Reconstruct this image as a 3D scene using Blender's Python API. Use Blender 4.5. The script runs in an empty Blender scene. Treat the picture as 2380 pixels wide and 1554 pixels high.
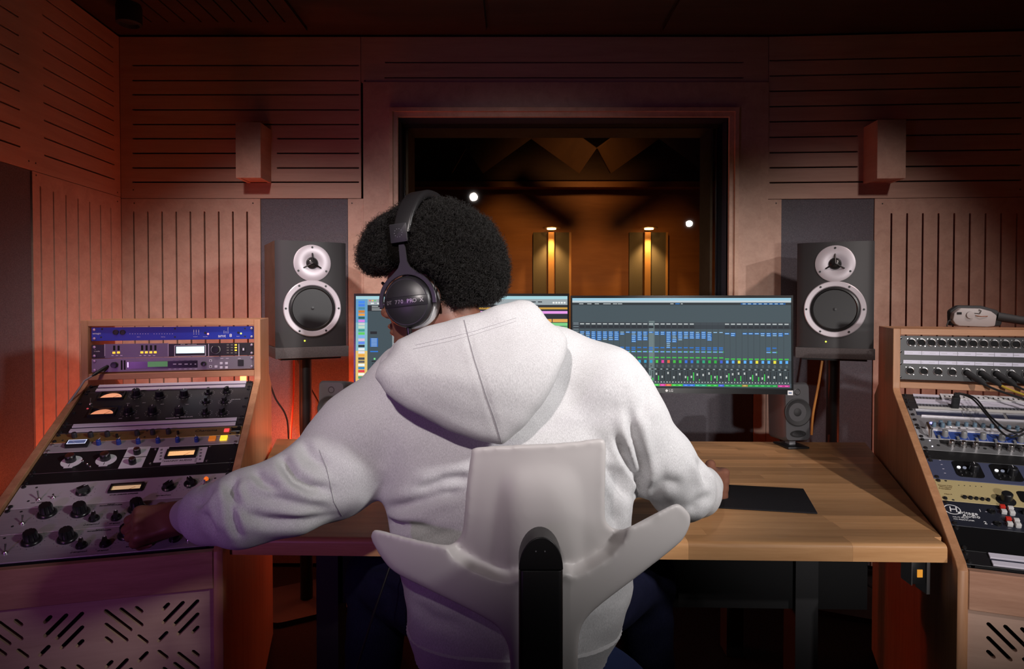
import bpy, bmesh, math, random
import numpy as np
from mathutils import Matrix, Vector
from mathutils.bvhtree import BVHTree
random.seed(7); rng = np.random.default_rng(7)
scn = bpy.context.scene
col = scn.collection
# ------------------------------------------------------------------ camera
W, H, FP, CY, TILT, CZ = 2380, 1554, 1500.0, 733.0, math.radians(1.08), 1.28
cd = bpy.data.cameras.new('camera'); cam = bpy.data.objects.new('camera', cd); col.objects.link(cam)
cd.sensor_width = 36; cd.lens = FP * 36 / W; cd.shift_y = -(H / 2 - CY) / W; cd.clip_start = .05
cam.location = (0, 0, CZ); cam.rotation_euler = (math.pi / 2 - TILT, 0, 0); scn.camera = cam
# ------------------------------------------------------------------ world, lights, exposure
wd = bpy.data.worlds.new('world'); scn.world = wd; wd.use_nodes = True
bg = wd.node_tree.nodes['Background']; bg.inputs[0].default_value = (.9, .8, .75, 1); bg.inputs[1].default_value = .0015
scn.view_settings.view_transform = 'Standard'; scn.view_settings.look = 'None'
scn.view_settings.exposure = 0.0; scn.view_settings.gamma = 1; scn.view_settings.use_curve_mapping = False
def spot(name, loc, tgt, power, color, ang, blend=1.0, rad=.06):
    l = bpy.data.lights.new(name, 'SPOT'); l.energy = power; l.color = color; l.spot_size = math.radians(ang)
    l.spot_blend = blend; l.shadow_soft_size = rad
    o = bpy.data.objects.new(name, l); col.objects.link(o); o.location = loc
    o.rotation_euler = (Vector(tgt) - Vector(loc)).to_track_quat('-Z', 'Y').to_euler(); return o
def point(name, loc, power, color, rad=.03):
    l = bpy.data.lights.new(name, 'POINT'); l.energy = power; l.color = color; l.shadow_soft_size = rad
    o = bpy.data.objects.new(name, l); col.objects.link(o); o.location = loc; return o
spot('key_light', (1.66, .25, 2.03), (.28, 1.45, 1.28), 285, (1, .97, .95), 40, 1.0, .16)
spot('right_fill_light', (1.87, -.45, 2.12), (1.22, 1.9, 1.08), 150, (1, .93, .90), 42, 1.0, .03)
spot('fill_light', (-.44, -1.05, 2.50), (-.03, 2.2, 1.24), 285, (1, .90, .87), 38, 1.0, .042)
spot('magenta_light', (-1.28, -.25, 1.03), (-.62, 1.5, 1.06), 15, (.72, .25, 1.0), 60, 1.0, .06)
spot('pink_light', (-1.5, .1, 1.75), (-1.05, 2.0, 1.08), 20, (1, .48, .66), 46, 1.0, .08)
spot('low_fill_light', (.66, -.8, 1.20), (1.08, 3.0, .86), 130, (1, .95, .92), 30, 1.0, .05)  # added unseen spot, brightens the desk and the wall under the right screen
spot('wall_wash_left', (-1.05, 1.45, 2.48), (-1.05, 3.1, .78), 95, (1, .82, .78), 62, 1.0, .06)  # added unseen ceiling spot, brightens the middle of the left walls
spot('wall_wash_right', (1.85, 1.45, 2.48), (1.45, 3.1, .80), 62, (1, .82, .76), 62, 1.0, .06)  # its added counterpart for the right part of the back wall
# ------------------------------------------------------------------ pixel helpers (a point at a real distance)
cT, sT = math.cos(TILT), math.sin(TILT)
FW, UPV = Vector((0, cT, -sT)), Vector((0, sT, cT))
def ray(px, py): return Vector((1, 0, 0)) * ((px - W / 2) / FP) + FW + UPV * ((CY - py) / FP)
def at(px, py, Y):
    d = ray(px, py); return Vector((0, 0, CZ)) + d * (Y / d.y)
def on_z(px, py, z):
    d = ray(px, py); return Vector((0, 0, CZ)) + d * ((z - CZ) / d.z)
def proj(P):
    P = np.asarray(P, float) - np.array([0, 0, CZ]); w = P @ np.array(FW)
    return np.stack([W / 2 + FP * P[..., 0] / w, CY - FP * (P @ np.array(UPV)) / w], -1)
# ------------------------------------------------------------------ materials
MAT = {}
def mat(name, c, rough=.5, metal=0, emit=None, es=1.0, spec=.5, coat=0, sheen=0):
    if name in MAT: return MAT[name]
    m = bpy.data.materials.new(name); m.use_nodes = True; b = m.node_tree.nodes['Principled BSDF']
    b.inputs['Base Color'].default_value = (*c, 1); b.inputs['Roughness'].default_value = rough
    b.inputs['Metallic'].default_value = metal; b.inputs['Specular IOR Level'].default_value = spec
    b.inputs['Coat Weight'].default_value = coat; b.inputs['Sheen Weight'].default_value = sheen
    if emit: b.inputs['Emission Color'].default_value = (*emit, 1); b.inputs['Emission Strength'].default_value = es
    MAT[name] = m; return m
def nn(m, t, **kw):
    n = m.node_tree.nodes.new(t)
    for k, v in kw.items():
        if hasattr(n, k): setattr(n, k, v)
        else: n.inputs[k.replace('_', ' ')].default_value = v
    return n
def bsdf(m): return m.node_tree.nodes['Principled BSDF']
def ramp(m, stops):
    r = m.node_tree.nodes.new('ShaderNodeValToRGB'); e = r.color_ramp.elements
    while len(e) < len(stops): e.new(.5)
    for k, (p, c) in zip(e, stops): k.position = p; k.color = (*c, 1)
    return r
def wood(name, ca, cb, sc, rough=.5, rnd=.0, coords='Object', spec=.3):
    """grain: noise squeezed across the grain; sc = scale per axis (small along the grain)"""
    m = mat(name, ca, rough, spec=spec); L = m.node_tree.links
    tc = nn(m, 'ShaderNodeTexCoord'); mp = nn(m, 'ShaderNodeMapping'); mp.inputs['Scale'].default_value = sc
    oi = nn(m, 'ShaderNodeObjectInfo')
    L.new(tc.outputs[coords], mp.inputs['Vector'])
    if rnd:
        vm = nn(m, 'ShaderNodeVectorMath', operation='SCALE'); vm.inputs[0].default_value = (37, 53, 71)
        L.new(oi.outputs['Random'], vm.inputs['Scale']); L.new(vm.outputs[0], mp.inputs['Location'])
    n1 = nn(m, 'ShaderNodeTexNoise', Scale=1.0, Detail=5.0, Roughness=.6, Distortion=.6); L.new(mp.outputs[0], n1.inputs['Vector'])
    n2 = nn(m, 'ShaderNodeTexNoise', Scale=5.0, Detail=4.0, Roughness=.7); L.new(mp.outputs[0], n2.inputs['Vector'])
    mx = nn(m, 'ShaderNodeMath', operation='MULTIPLY_ADD'); L.new(n2.outputs[0], mx.inputs[0]); mx.inputs[1].default_value = .45
    L.new(n1.outputs[0], mx.inputs[2])
    r = ramp(m, [(.45, cb), (.95, ca)]); L.new(mx.outputs[0], r.inputs[0])
    out = r.outputs[0]
    if rnd:
        hs = nn(m, 'ShaderNodeHueSaturation'); mr = nn(m, 'ShaderNodeMapRange')
        mr.inputs['To Min'].default_value = 1 - rnd; mr.inputs['To Max'].default_value = 1 + rnd * .5
        L.new(oi.outputs['Random'], mr.inputs[0]); L.new(mr.outputs[0], hs.inputs['Value']); L.new(out, hs.inputs['Color']); out = hs.outputs[0]
    L.new(out, bsdf(m).inputs['Base Color'])
    bp = nn(m, 'ShaderNodeBump', Strength=.08, Distance=.002); L.new(n2.outputs[0], bp.inputs['Height']); L.new(bp.outputs[0], bsdf(m).inputs['Normal'])
    return m
def fuzzy(name, ca, cb, scale, rough=1, bump=.3, sheen=0, stretch=(1, 1, 1)):
    m = mat(name, ca, rough, spec=.1, sheen=sheen); L = m.node_tree.links
    tc = nn(m, 'ShaderNodeTexCoord'); mp = nn(m, 'ShaderNodeMapping'); mp.inputs['Scale'].default_value = stretch
    n1 = nn(m, 'ShaderNodeTexNoise', Scale=scale, Detail=6.0, Roughness=.75)
    L.new(tc.outputs['Object'], mp.inputs[0]); L.new(mp.outputs[0], n1.inputs['Vector'])
    r = ramp(m, [(.3, cb), (.7, ca)]); L.new(n1.outputs[0], r.inputs[0]); L.new(r.outputs[0], bsdf(m).inputs['Base Color'])
    bp = nn(m, 'ShaderNodeBump', Strength=bump, Distance=.002); L.new(n1.outputs[0], bp.inputs['Height']); L.new(bp.outputs[0], bsdf(m).inputs['Normal'])
    return m
PLY = wood('birch_plywood_upright', (.58, .385, .305), (.45, .285, .22), (16, 16, 1.4), .55)
PLYH = wood('birch_plywood_level', (.58, .385, .305), (.45, .285, .22), (1.4, 16, 16), .55)
BEECH = wood('beech_stave', (.70, .385, .18), (.50, .25, .105), (2.2, 34, 34), .38, rnd=.30)
BEECHV = wood('beech_upright', (.54, .275, .145), (.36, .17, .085), (28, 28, 2.2), .42)
BEECHH = wood('beech_level', (.54, .275, .15), (.36, .17, .085), (2.2, 28, 28), .42)
PINKW = wood('beech_front_beam', (.52, .29, .20), (.34, .17, .11), (3, 30, 30), .45)
LIVEW = wood('live_room_wood', (.42, .17, .05), (.30, .11, .03), (.8, 6, 6), .5)
FELT = fuzzy('grey_felt', (.17, .165, .19), (.08, .077, .092), 260, 1, .5)
FELT2 = fuzzy('olive_felt', (.20, .16, .10), (.10, .08, .05), 200, 1, .4)
BLK = mat('black_plastic', (.012, .012, .013), .42)
BLKG = mat('black_gloss', (.010, .010, .011), .2)
BLKM = mat('black_matte', (.016, .016, .018), .7)
BLKP = mat('black_panel', (.014, .013, .015), .38)
DARK = mat('dark_void', (.006, .006, .007), .9)
STEEL = mat('bright_steel', (.62, .60, .60), .28, 1)
ALU = mat('brushed_aluminium', (.55, .54, .56), .38, 1)
LABEL = mat('label_strip', (.62, .58, .68), .5)
WHITE = mat('white_print', (.80, .80, .82), .6)
INK = mat('black_print', (.02, .02, .02), .7)
GREY = mat('grey_panel', (.30, .30, .32), .4, .3)
# ------------------------------------------------------------------ objects
def reg(o, parent=None, M=None):
    col.objects.link(o)
    if parent is not None: o.parent = parent
    if M is not None: o.matrix_basis = M
    return o
def tag(o, label, cat, group=None, kind=None):
    if label: o['label'] = label
    if cat: o['category'] = cat
    if group: o['group'] = group
    if kind: o['kind'] = kind
    return o
def empty(name, M, label=None, cat=None, group=None, parent=None):
    o = bpy.data.objects.new(name, None); o.empty_display_size = .05
    if not isinstance(M, Matrix): M = Matrix.Translation(M)
    reg(o, parent, M); return tag(o, label, cat, group)
def struct(o): o['kind'] = 'structure'; return o
class MB:
    def __init__(s): s.v = []; s.f = []
    def add(s, v, f):
        n = len(s.v); s.v += [tuple(p) for p in v]; s.f += [tuple(i + n for i in q) for q in f]; return s
    def box(s, x0, x1, y0, y1, z0, z1):
        v = [(x0, y0, z0), (x1, y0, z0), (x1, y1, z0), (x0, y1, z0), (x0, y0, z1), (x1, y0, z1), (x1, y1, z1), (x0, y1, z1)]
        return s.add(v, [(0, 3, 2, 1), (4, 5, 6, 7), (0, 1, 5, 4), (1, 2, 6, 5), (2, 3, 7, 6), (3, 0, 4, 7)])
    def lathe(s, prof, n=24, c=(0, 0, 0), lobes=0, amp=0.0, lz=(0, 0), sx=1, sy=1, axis='z'):
        v = []; f = []
        for r, z in prof:
            for k in range(n):
                a = 2 * math.pi * k / n; rr = r
                if lobes and lz[0] <= z <= lz[1]: rr = r * (1 - amp * (abs(math.sin(lobes * a / 2)) < .45))
                p = (rr * math.cos(a) * sx, rr * math.sin(a) * sy, z)
                if axis == 'y': p = (p[0], p[2], p[1])
                if axis == 'x': p = (p[2], p[0], p[1])
                v.append((p[0] + c[0], p[1] + c[1], p[2] + c[2]))
        m = len(prof)
        for i in range(m - 1):
            for k in range(n):
                q = (i * n + k, i * n + (k + 1) % n, (i + 1) * n + (k + 1) % n, (i + 1) * n + k)
                f.append(q if axis != 'y' else q[::-1])
        lo = tuple(range(n))[::-1]; hi = tuple((m - 1) * n + k for k in range(n))
        if axis == 'y': lo, hi = lo[::-1], hi[::-1]
        f += [lo, hi]
        return s.add(v, f)
    def cyl(s, c, r, h, n=20, axis='z', r2=None): return s.lathe([(r, 0), (r if r2 is None else r2, h)], n, c, axis=axis)
    def tube(s, pts, r, n=8):
        pts = [Vector(p) for p in pts]; v = []; f = []; m = len(pts); u = None
        for i, p in enumerate(pts):
            t = (pts[min(i + 1, m - 1)] - pts[max(i - 1, 0)]).normalized()
            if u is None: u = t.orthogonal().normalized()
            u = (u - t * u.dot(t)).normalized(); w = t.cross(u); rr = r[i] if isinstance(r, (list, tuple)) else r
            for k in range(n):
                a = 2 * math.pi * k / n; v.append(p + (u * math.cos(a) + w * math.sin(a)) * rr)
        for i in range(m - 1):
            for k in range(n): f.append((i * n + k, i * n + (k + 1) % n, (i + 1) * n + (k + 1) % n, (i + 1) * n + k))
        f += [tuple(range(n))[::-1], tuple((m - 1) * n + k for k in range(n))]
        return s.add(v, f)
    def prism(s, poly, z0, z1, fn=None):
        n = len(poly); g = fn or (lambda x, y, z: (x, y, z))
        v = [g(x, y, z0) for x, y in poly] + [g(x, y, z1) for x, y in poly]
        return s.add(v, [tuple(range(n))[::-1], tuple(range(n, 2 * n))] + [(i, (i + 1) % n, n + (i + 1) % n, n + i) for i in range(n)])
    def mesh(s, name, m, bevel=0, segs=2, ang=35):
        me = bpy.data.meshes.new(name); me.from_pydata(s.v, [], s.f)
        if m: me.materials.append(m)
        return finish(me, bevel, segs, ang)
    def build(s, name, m, parent=None, M=None, bevel=0, segs=2, ang=35):
        return reg(bpy.data.objects.new(name, s.mesh(name, m, bevel, segs, ang)), parent, M)
def finish(me, bevel=0, segs=2, ang=35):
    bm = bmesh.new(); bm.from_mesh(me); bmesh.ops.recalc_face_normals(bm, faces=bm.faces)
    if bevel:
        ed = [e for e in bm.edges if len(e.link_faces) == 2 and e.calc_face_angle(0) > math.radians(30)]
        bmesh.ops.bevel(bm, geom=ed, offset=bevel, segments=segs, profile=.5, affect='EDGES', clamp_overlap=True)
    bm.to_mesh(me); bm.free()
    me.polygons.foreach_set('use_smooth', [True] * len(me.polygons)); me.set_sharp_from_angle(angle=math.radians(ang)); me.update()
    return me
def inst(name, me, parent, M): return reg(bpy.data.objects.new(name, me), parent, M if isinstance(M, Matrix) else Matrix.Translation(M))
def rawmesh(name, V, F, m, smooth=True):
    V = np.asarray(V, np.float32); F = np.asarray(F, np.int32); me = bpy.data.meshes.new(name)
    k = F.shape[1]; me.vertices.add(len(V)); me.vertices.foreach_set('co', V.ravel()); me.loops.add(F.size); me.loops.foreach_set('vertex_index', F.ravel())
    me.polygons.add(len(F)); me.polygons.foreach_set('loop_start', np.arange(0, F.size, k, dtype=np.int32))
    me.polygons.foreach_set('use_smooth', np.full(len(F), smooth)); me.update(calc_edges=True); me.materials.append(m); return me
def to_mesh(cu, name, m):
    o = bpy.data.objects.new(name, cu); col.objects.link(o); dg = bpy.context.evaluated_depsgraph_get()
    me = bpy.data.meshes.new_from_object(o.evaluated_get(dg)); bpy.data.objects.remove(o); me.materials.clear(); me.materials.append(m); me.name = name; return me
def text(s, size, m, parent, x, y, z=.0006, name='lettering', rot=0, sx=1, shear=0, align='LEFT', M=None, ext=.0002):
    cu = bpy.data.curves.new(name, 'FONT'); cu.body = s; cu.size = size; cu.extrude = ext; cu.resolution_u = 2; cu.shear = shear
    cu.align_x = align; cu.align_y = 'CENTER'
    me = to_mesh(cu, name, m); M = M or (Matrix.Translation((x, y, z)) @ Matrix.Rotation(rot, 4, 'Z') @ Matrix.Diagonal((sx, 1, 1, 1)))
    return inst(name, me, parent, M)
def sheet(name, outer, holes, th, m, parent=None, M=None):
    """flat board in local xy with real cut-outs, thickness th towards +z"""
    cu = bpy.data.curves.new(name, 'CURVE'); cu.dimensions = '2D'; cu.fill_mode = 'BOTH'; cu.extrude = th / 2
    for poly in [outer] + holes:
        sp = cu.splines.new('POLY'); sp.points.add(len(poly) - 1); sp.use_cyclic_u = True
        for p, q in zip(sp.points, poly): p.co = (q[0], q[1], 0, 1)
    me = to_mesh(cu, name, m); me.transform(Matrix.Translation((0, 0, th / 2)))
    return inst(name, me, parent, M or Matrix())
def slot(x0, y0, x1, y1, w, n=4):
    a = math.atan2(y1 - y0, x1 - x0); p = []
    for (cx, cy, s) in ((x1, y1, -1), (x0, y0, 1)):
        for k in range(n + 1):
            t = a + math.pi * (k / n) + (-math.pi / 2 if s < 0 else math.pi / 2)
            p.append((cx + w / 2 * math.cos(t), cy + w / 2 * math.sin(t)))
    return p
def rrect(x0, x1, y0, y1, r, n=4):
    p = []
    for cx, cy, a0 in ((x1 - r, y0 + r, -90), (x1 - r, y1 - r, 0), (x0 + r, y1 - r, 90), (x0 + r, y0 + r, 180)):
        for k in range(n + 1): a = math.radians(a0 + 90 * k / n); p.append((cx + r * math.cos(a), cy + r * math.sin(a)))
    return p
def frame(o, yaw, slope=None):
    """slope None: upright wall frame x along, y up, z towards the room; else panel sloped back by 'slope' from level"""
    a = Vector((math.cos(yaw), math.sin(yaw), 0)); b = Vector((-math.sin(yaw), math.cos(yaw), 0)); z = Vector((0, 0, 1))
    s = math.pi / 2 if slope is None else slope
    y = b * math.cos(s) + z * math.sin(s); n = a.cross(y)
    M = Matrix.Identity(4)
    for i in range(3): M[i][0], M[i][1], M[i][2], M[i][3] = a[i], y[i], n[i], o[i]
    return M
def loc(F, px, py, w=0.0):
    """local xy where the sight line through a pixel meets the plane z=w of a frame"""
    Fi = F.inverted(); o = Fi @ Vector((0, 0, CZ)); d = Fi.to_3x3() @ ray(px, py); t = (w - o.z) / d.z; p = o + d * t
    return p.x, p.y
# ------------------------------------------------------------------ the room shell
YB = 3.1
WB = frame((0, YB, 0), 0)                       # back wall: local x = world x, y = height
cx0, _ = loc(WB, 281, 460)                      # corner with the left wall
_, seam = loc(WB, 560, 461)
CEIL = 2.56
wall_back = struct(MB().add([], []).box(cx0 - .1, -.62, .0, CEIL, -.10, -.03).build('wall_back', DARK, None, WB))
pc = wall_back
# a frame around the window opening keeps the wall closed
wx0, wy1 = loc(WB, 926, 276); wx1, _ = loc(WB, 1693, 276); wy0 = 1.06
xr, _ = loc(WB, 1784, 460)
core = MB().box(-.62, xr + .02, 0, wy0 - .03, -.10, -.03).box(-.62, xr + .02, wy1 + .03, CEIL, -.10, -.03).box(-.62, wx0 - .03, wy0 - .03, wy1 + .03, -.10, -.03).box(wx1 + .03, xr + .02, wy0 - .03, wy1 + .03, -.10, -.03)
core.build('wall_core', DARK, pc)
def P(px, py, F=WB): return loc(F, px, py)
def panel(F, parent, x0, x1, y0, y1, holes, m=PLY, th=.018, name='panel', z=-.018):
    g = .0012
    return sheet(name, [(x0 + g, y0 + g), (x1 - g, y0 + g), (x1 - g, y1 - g), (x0 + g, y1 - g)], holes, th, m, parent, Matrix.Translation((0, 0, z)))
def hs(F, xa, xb, py, pxm, w=.0075):
    y = loc(F, pxm, py)[1]; return slot(loc(F, xa, py)[0], y, loc(F, xb, py)[0], y, w)
def vs(F, px, pyt, y0, w=.0085):
    x, y = loc(F, px, pyt); return slot(x, y0, x, y, w)
PX = lambda px, py=460, F=WB: loc(F, px, py)[0]
rows = [152, 187, 220, 255, 289, 322, 356, 390, 423]
h = []
for i, y in enumerate(rows):
    if i in (5, 6, 7): h += [hs(WB, 309, 552, y, 570), hs(WB, 645, 833, y, 570)]
    else: h.append(hs(WB, 309, 833, y, 570))
panel(WB, pc, cx0, PX(840), seam, CEIL - .01, h, PLYH)
panel(WB, pc, cx0, PX(605), .02, seam, [vs(WB, 310 + 33 * i, 493, .25) for i in range(9)])
panel(WB, pc, PX(605), PX(808), .02, seam, [], FELT, .014, 'felt_panel', -.020)
panel(WB, pc, PX(808), PX(845), .02, seam, [])
ytop = P(1300, 191)[1]
panel(WB, pc, PX(840), PX(1784), ytop, CEIL - .01, [hs(WB, 896, 1727, 145, 1300), hs(WB, 895, 1727, 180.5, 1300)], PLYH)
# flat surround of the window, lower panels under it
sy0 = .98
sheet('panel', [(PX(845) + .001, sy0), (PX(1784) - .001, sy0), (PX(1784) - .001, ytop - .002), (PX(845) + .001, ytop - .002)],
      [[(wx0 - .04, wy0 - .04), (wx1 + .04, wy0 - .04), (wx1 + .04, wy1 + .045), (wx0 - .04, wy1 + .045)]], .018, PLY, pc, Matrix.Translation((0, 0, -.010)))
panel(WB, pc, PX(845), PX(1350), .02, sy0, [])
panel(WB, pc, PX(1350), PX(1755), .02, sy0, [], FELT, .014, 'felt_panel', -.020)
panel(WB, pc, PX(1755), PX(1784), .02, sy0, [])
# right part of the back wall turns in by a few degrees
WR = frame((xr, YB, 0), math.radians(-3.2))
wall_right_part = struct(MB().box(0, 1.9, 0, CEIL, -.10, -.03).build('wall_back_right', DARK, None, WR))
pr = wall_right_part
PR = lambda px, py=460: loc(WR, px, py)[0]
seamr = loc(WR, 1900, 462)[1]
h = []
for i, (ya, yb) in enumerate([(142, 128), (178, 164), (213, 201), (248, 238), (283, 274), (318, 311), (354, 348), (389, 384), (423, 420)]):
    ym = (ya + yb) / 2 - .1
    if i in (5, 6, 7): h += [hs(WR, 1790, 1992, ya - .5, 1890), hs(WR, 2060, 2373, (ya + 3 * yb) / 4, 2230)]
    else: h.append(hs(WR, 1790, 2373, ym, 2080))
panel(WR, pr, 0, PR(2388), seamr, CEIL - .01, h, PLYH)
panel(WR, pr, PR(2388), 1.9, seamr, CEIL - .01, [], PLYH)
panel(WR, pr, 0, PR(1817), .02, seamr, [])
panel(WR, pr, PR(1817), PR(2033), .02, seamr, [], FELT, .014, 'felt_panel', -.020)
panel(WR, pr, PR(2033), 1.9, .02, seamr, [vs(WR, 2072 + 36.5 * i, 497, .25) for i in range(10)])
struct(MB().box(3.06, 3.14, -1.2, YB, 0, CEIL).build('wall_right', PLY))
# little fixing screws of the panels
scr = MB().lathe([(.0035, 0), (.0035, .0006), (.001, .0012)], 10).mesh('panel_screw', mat('dark_screw', (.05, .03, .025), .5))
for px, py, F, par in [(312, 472, WB, pc), (588, 472, WB, pc), (310, 441, WB, pc), (818, 472, WB, pc), (848, 188, WB, pc), (847, 441, WB, pc), (1804, 472, WR, pr), (2051, 473, WR, pr), (2371, 440, WR, pr)]:
    x, y = loc(F, px, py); inst('panel_screw', scr, par, (x, y, 0))
# left wall
WL = frame(Vector((cx0, YB, 0)) + Vector((math.cos(math.radians(-86.5)), math.sin(math.radians(-86.5)), 0)) * 2.6, math.radians(93.5))
wall_left = struct(MB().box(0, 2.6, 0, CEIL, -.10, -.03).build('wall_left', DARK, None, WL)); pl = wall_left
LX = lambda px, py: loc(WL, px, py)[0]
seaml = loc(WL, 277, 457)[1]
h = []
for i in range(10):
    y = loc(WL, 256, 413 - 34.2 * i)[1]
    h.append(slot(LX(104, 355), y, 2.6 - .055, y, .0075)); h.append(slot(LX(-420, 200), y, LX(46, 335), y, .0075))
panel(WL, pl, 0, 2.6, seaml, CEIL - .01, h, PLYH)
fx = LX(77, 600)
h = [slot(LX(x, 520), .25, LX(x, 520), loc(WL, x, y)[1], .0085) for x, y in [(95, 435), (125, 447), (154, 455), (182, 463), (209, 471), (234, 478), (258, 485)]]
panel(WL, pl, fx, 2.6, .02, seaml, h)
panel(WL, pl, fx - .75, fx, .02, seaml, [], FELT, .014, 'felt_panel', -.020)
panel(WL, pl, 0, fx - .75, .02, seaml, [])
for px, py in [(67, 374), (83, 379), (84, 407), (273, 447), (273, 468)]:
    x, y = loc(WL, px, py); inst('panel_screw', scr, pl, (x, y, 0))
# floor and ceiling
CLM = wood('dark_ceiling_wood', (.06, .04, .03), (.04, .026, .02), (1.4, 16, 16), .6)  # ceiling wood in a much darker tone than the walls
floor = struct(MB().box(-2.6, 3.2, -1.2, YB + .1, -.05, 0).build('floor', fuzzy('dark_carpet', (.022, .02, .022), (.01, .01, .011), 90)))
ceiling = struct(MB().box(-2.6, 3.2, -1.2, YB + .1, CEIL, CEIL + .06).build('ceiling', CLM))
CF = Matrix(((1, 0, 0, 0), (0, -1, 0, 0), (0, 0, -1, CEIL - .002), (0, 0, 0, 1)))
sheet('panel', [(-1.75, -3.02), (-.95, -3.02), (-.95, -2.2), (-1.75, -2.2)], [slot(-1.62 + .075 * i, -2.92, -1.62 + .075 * i, -2.3, .008) for i in range(9)], .016, CLM, ceiling, CF)
for i, x in enumerate((-.9, -.1, .7)):
    sheet('panel', [(x, -3.02), (x + .78, -3.02), (x + .78, -2.2), (x, -2.2)], [], .016, CLM, ceiling, CF)
# ------------------------------------------------------------------ window between control room and live room
win = struct(empty('window_1', Matrix.Translation((0, YB, 0))))
def wframe(name, x0, x1, z0, z1, t, ya, yb, m, splay=0.0, parent=win):
    """four mitred bars between outer rect and inner rect (outer shrunk by t at the far side)"""
    o = [(x0, z0), (x1, z0), (x1, z1), (x0, z1)]; s = [(1, 1), (-1, 1), (-1, -1), (1, -1)]
    for k in range(4):
        j = (k + 1) % 4; A = []
        for yy, ex, inn in ((ya, 0, 0), (ya, 0, 1), (yb, splay, 1), (yb, 0, 0)):
            for q in (k, j):
                A.append((o[q][0] + s[q][0] * (inn * (t + ex)), yy, o[q][1] + s[q][1] * (inn * (t + ex))))
        MB().add(A, [(0, 2, 3, 1), (2, 4, 5, 3), (4, 6, 7, 5), (6, 0, 1, 7), (0, 6, 4, 2), (1, 3, 5, 7)]).build(name, m, parent)
TRIM = wood('window_trim', (.62, .40, .30), (.44, .27, .19), (12, 12, 12), .45)
wframe('moulding', wx0 - .04, wx1 + .04, wy0 - .04, wy1 + .045, .018, -.034, .0, TRIM)
wframe('moulding', wx0 - .022, wx1 + .022, wy0 - .022, wy1 + .027, .022, -.020, .02, TRIM)
NAVY = mat('navy_reveal', (.010, .010, .028), .7)
wframe('reveal', wx0 - .03, wx1 + .03, wy0 - .03, wy1 + .03, .03, .0, .17, NAVY)
ix0 = at(944, 400, YB + .17).x; ix1 = at(1655, 400, YB + .17).x; iz1 = at(1300, 294, YB + .17).z
wframe('inner_frame', wx0 - .02, wx1 + .02, wy0 - .02, iz1 + .06, .022, .17, .185, NAVY)
wframe('inner_frame', ix0, ix1, wy0, iz1, .012, .16, .30, wood('inner_frame_wood', (.20, .13, .08), (.13, .08, .05), (10, 10, 10), .5), .012)
GL = bpy.data.materials.new('window_glass'); GL.use_nodes = True
nt = GL.node_tree; nt.nodes.clear(); go = nt.nodes.new('ShaderNodeOutputMaterial'); ms = nt.nodes.new('ShaderNodeMixShader')
tr = nt.nodes.new('ShaderNodeBsdfTransparent'); gl = nt.nodes.new('ShaderNodeBsdfGlossy'); gl.inputs['Roughness'].default_value = .01
fr = nt.nodes.new('ShaderNodeFresnel'); fr.inputs[0].default_value = 1.45; tr.inputs[0].default_value = (.9, .9, .88, 1)
nt.links.new(fr.outputs[0], ms.inputs[0]); nt.links.new(tr.outputs[0], ms.inputs[1]); nt.links.new(gl.outputs[0], ms.inputs[2]); nt.links.new(ms.outputs[0], go.inputs[0])
MB().box(wx0 - .01, wx1 + .01, .085, .091, wy0 - .01, wy1 + .01).build('pane', GL, win)
# live room
LY = 6.6
live = struct(empty('wall_live_room', Matrix.Translation((0, LY, 0))))
MB().box(-3, 3.6, 0, .1, 0, 3.4).build('wall_boarding', LIVEW, live)
ra, rb = at(1300, 428, LY).z, at(1300, 441, LY).z
MB().box(-3, 3.6, -.16, 0, rb, ra).build('picture_rail', LIVEW, live)
MB().box(-3, 3.6, -.12, 0, ra + .02, ra + .55).build('valance', wood('dark_valance', (.10, .045, .02), (.06, .025, .012), (1, 8, 8), .6), live)
lf = struct(MB().box(-3, 3.6, YB + .42, LY, -.05, 0).build('floor_live_room', mat('live_floor', (.10, .05, .025), .5)))
lc = struct(MB().box(-3, 3.6, YB + .42, LY, 3.3, 3.36).build('ceiling_live_room', mat('live_ceiling', (.05, .025, .012), .8)))
struct(MB().box(-3.1, -3, YB + .42, LY, 0, 3.4).build('wall_live_left', LIVEW)); struct(MB().box(3.6, 3.7, YB + .42, LY, 0, 3.4).build('wall_live_right', LIVEW))
BAF = wood('baffle_wood', (.05, .022, .008), (.03, .013, .005), (5, 5, 1.5), .55)
for i in range(5):   # angled ceiling baffles
    px = 1010 + i * 150; a = at(px, 322, 5.6); r = (-1) ** i
    o = MB().box(-.26, .26, -.015, .015, -.13, .13).build('ceiling_baffle', BAF, lc)
    o.matrix_basis = Matrix.Translation(a + Vector((0, 0, -.04))) @ Matrix.Rotation(r * .62, 4, 'Y') @ Matrix.Rotation(.5, 4, 'X')
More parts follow.
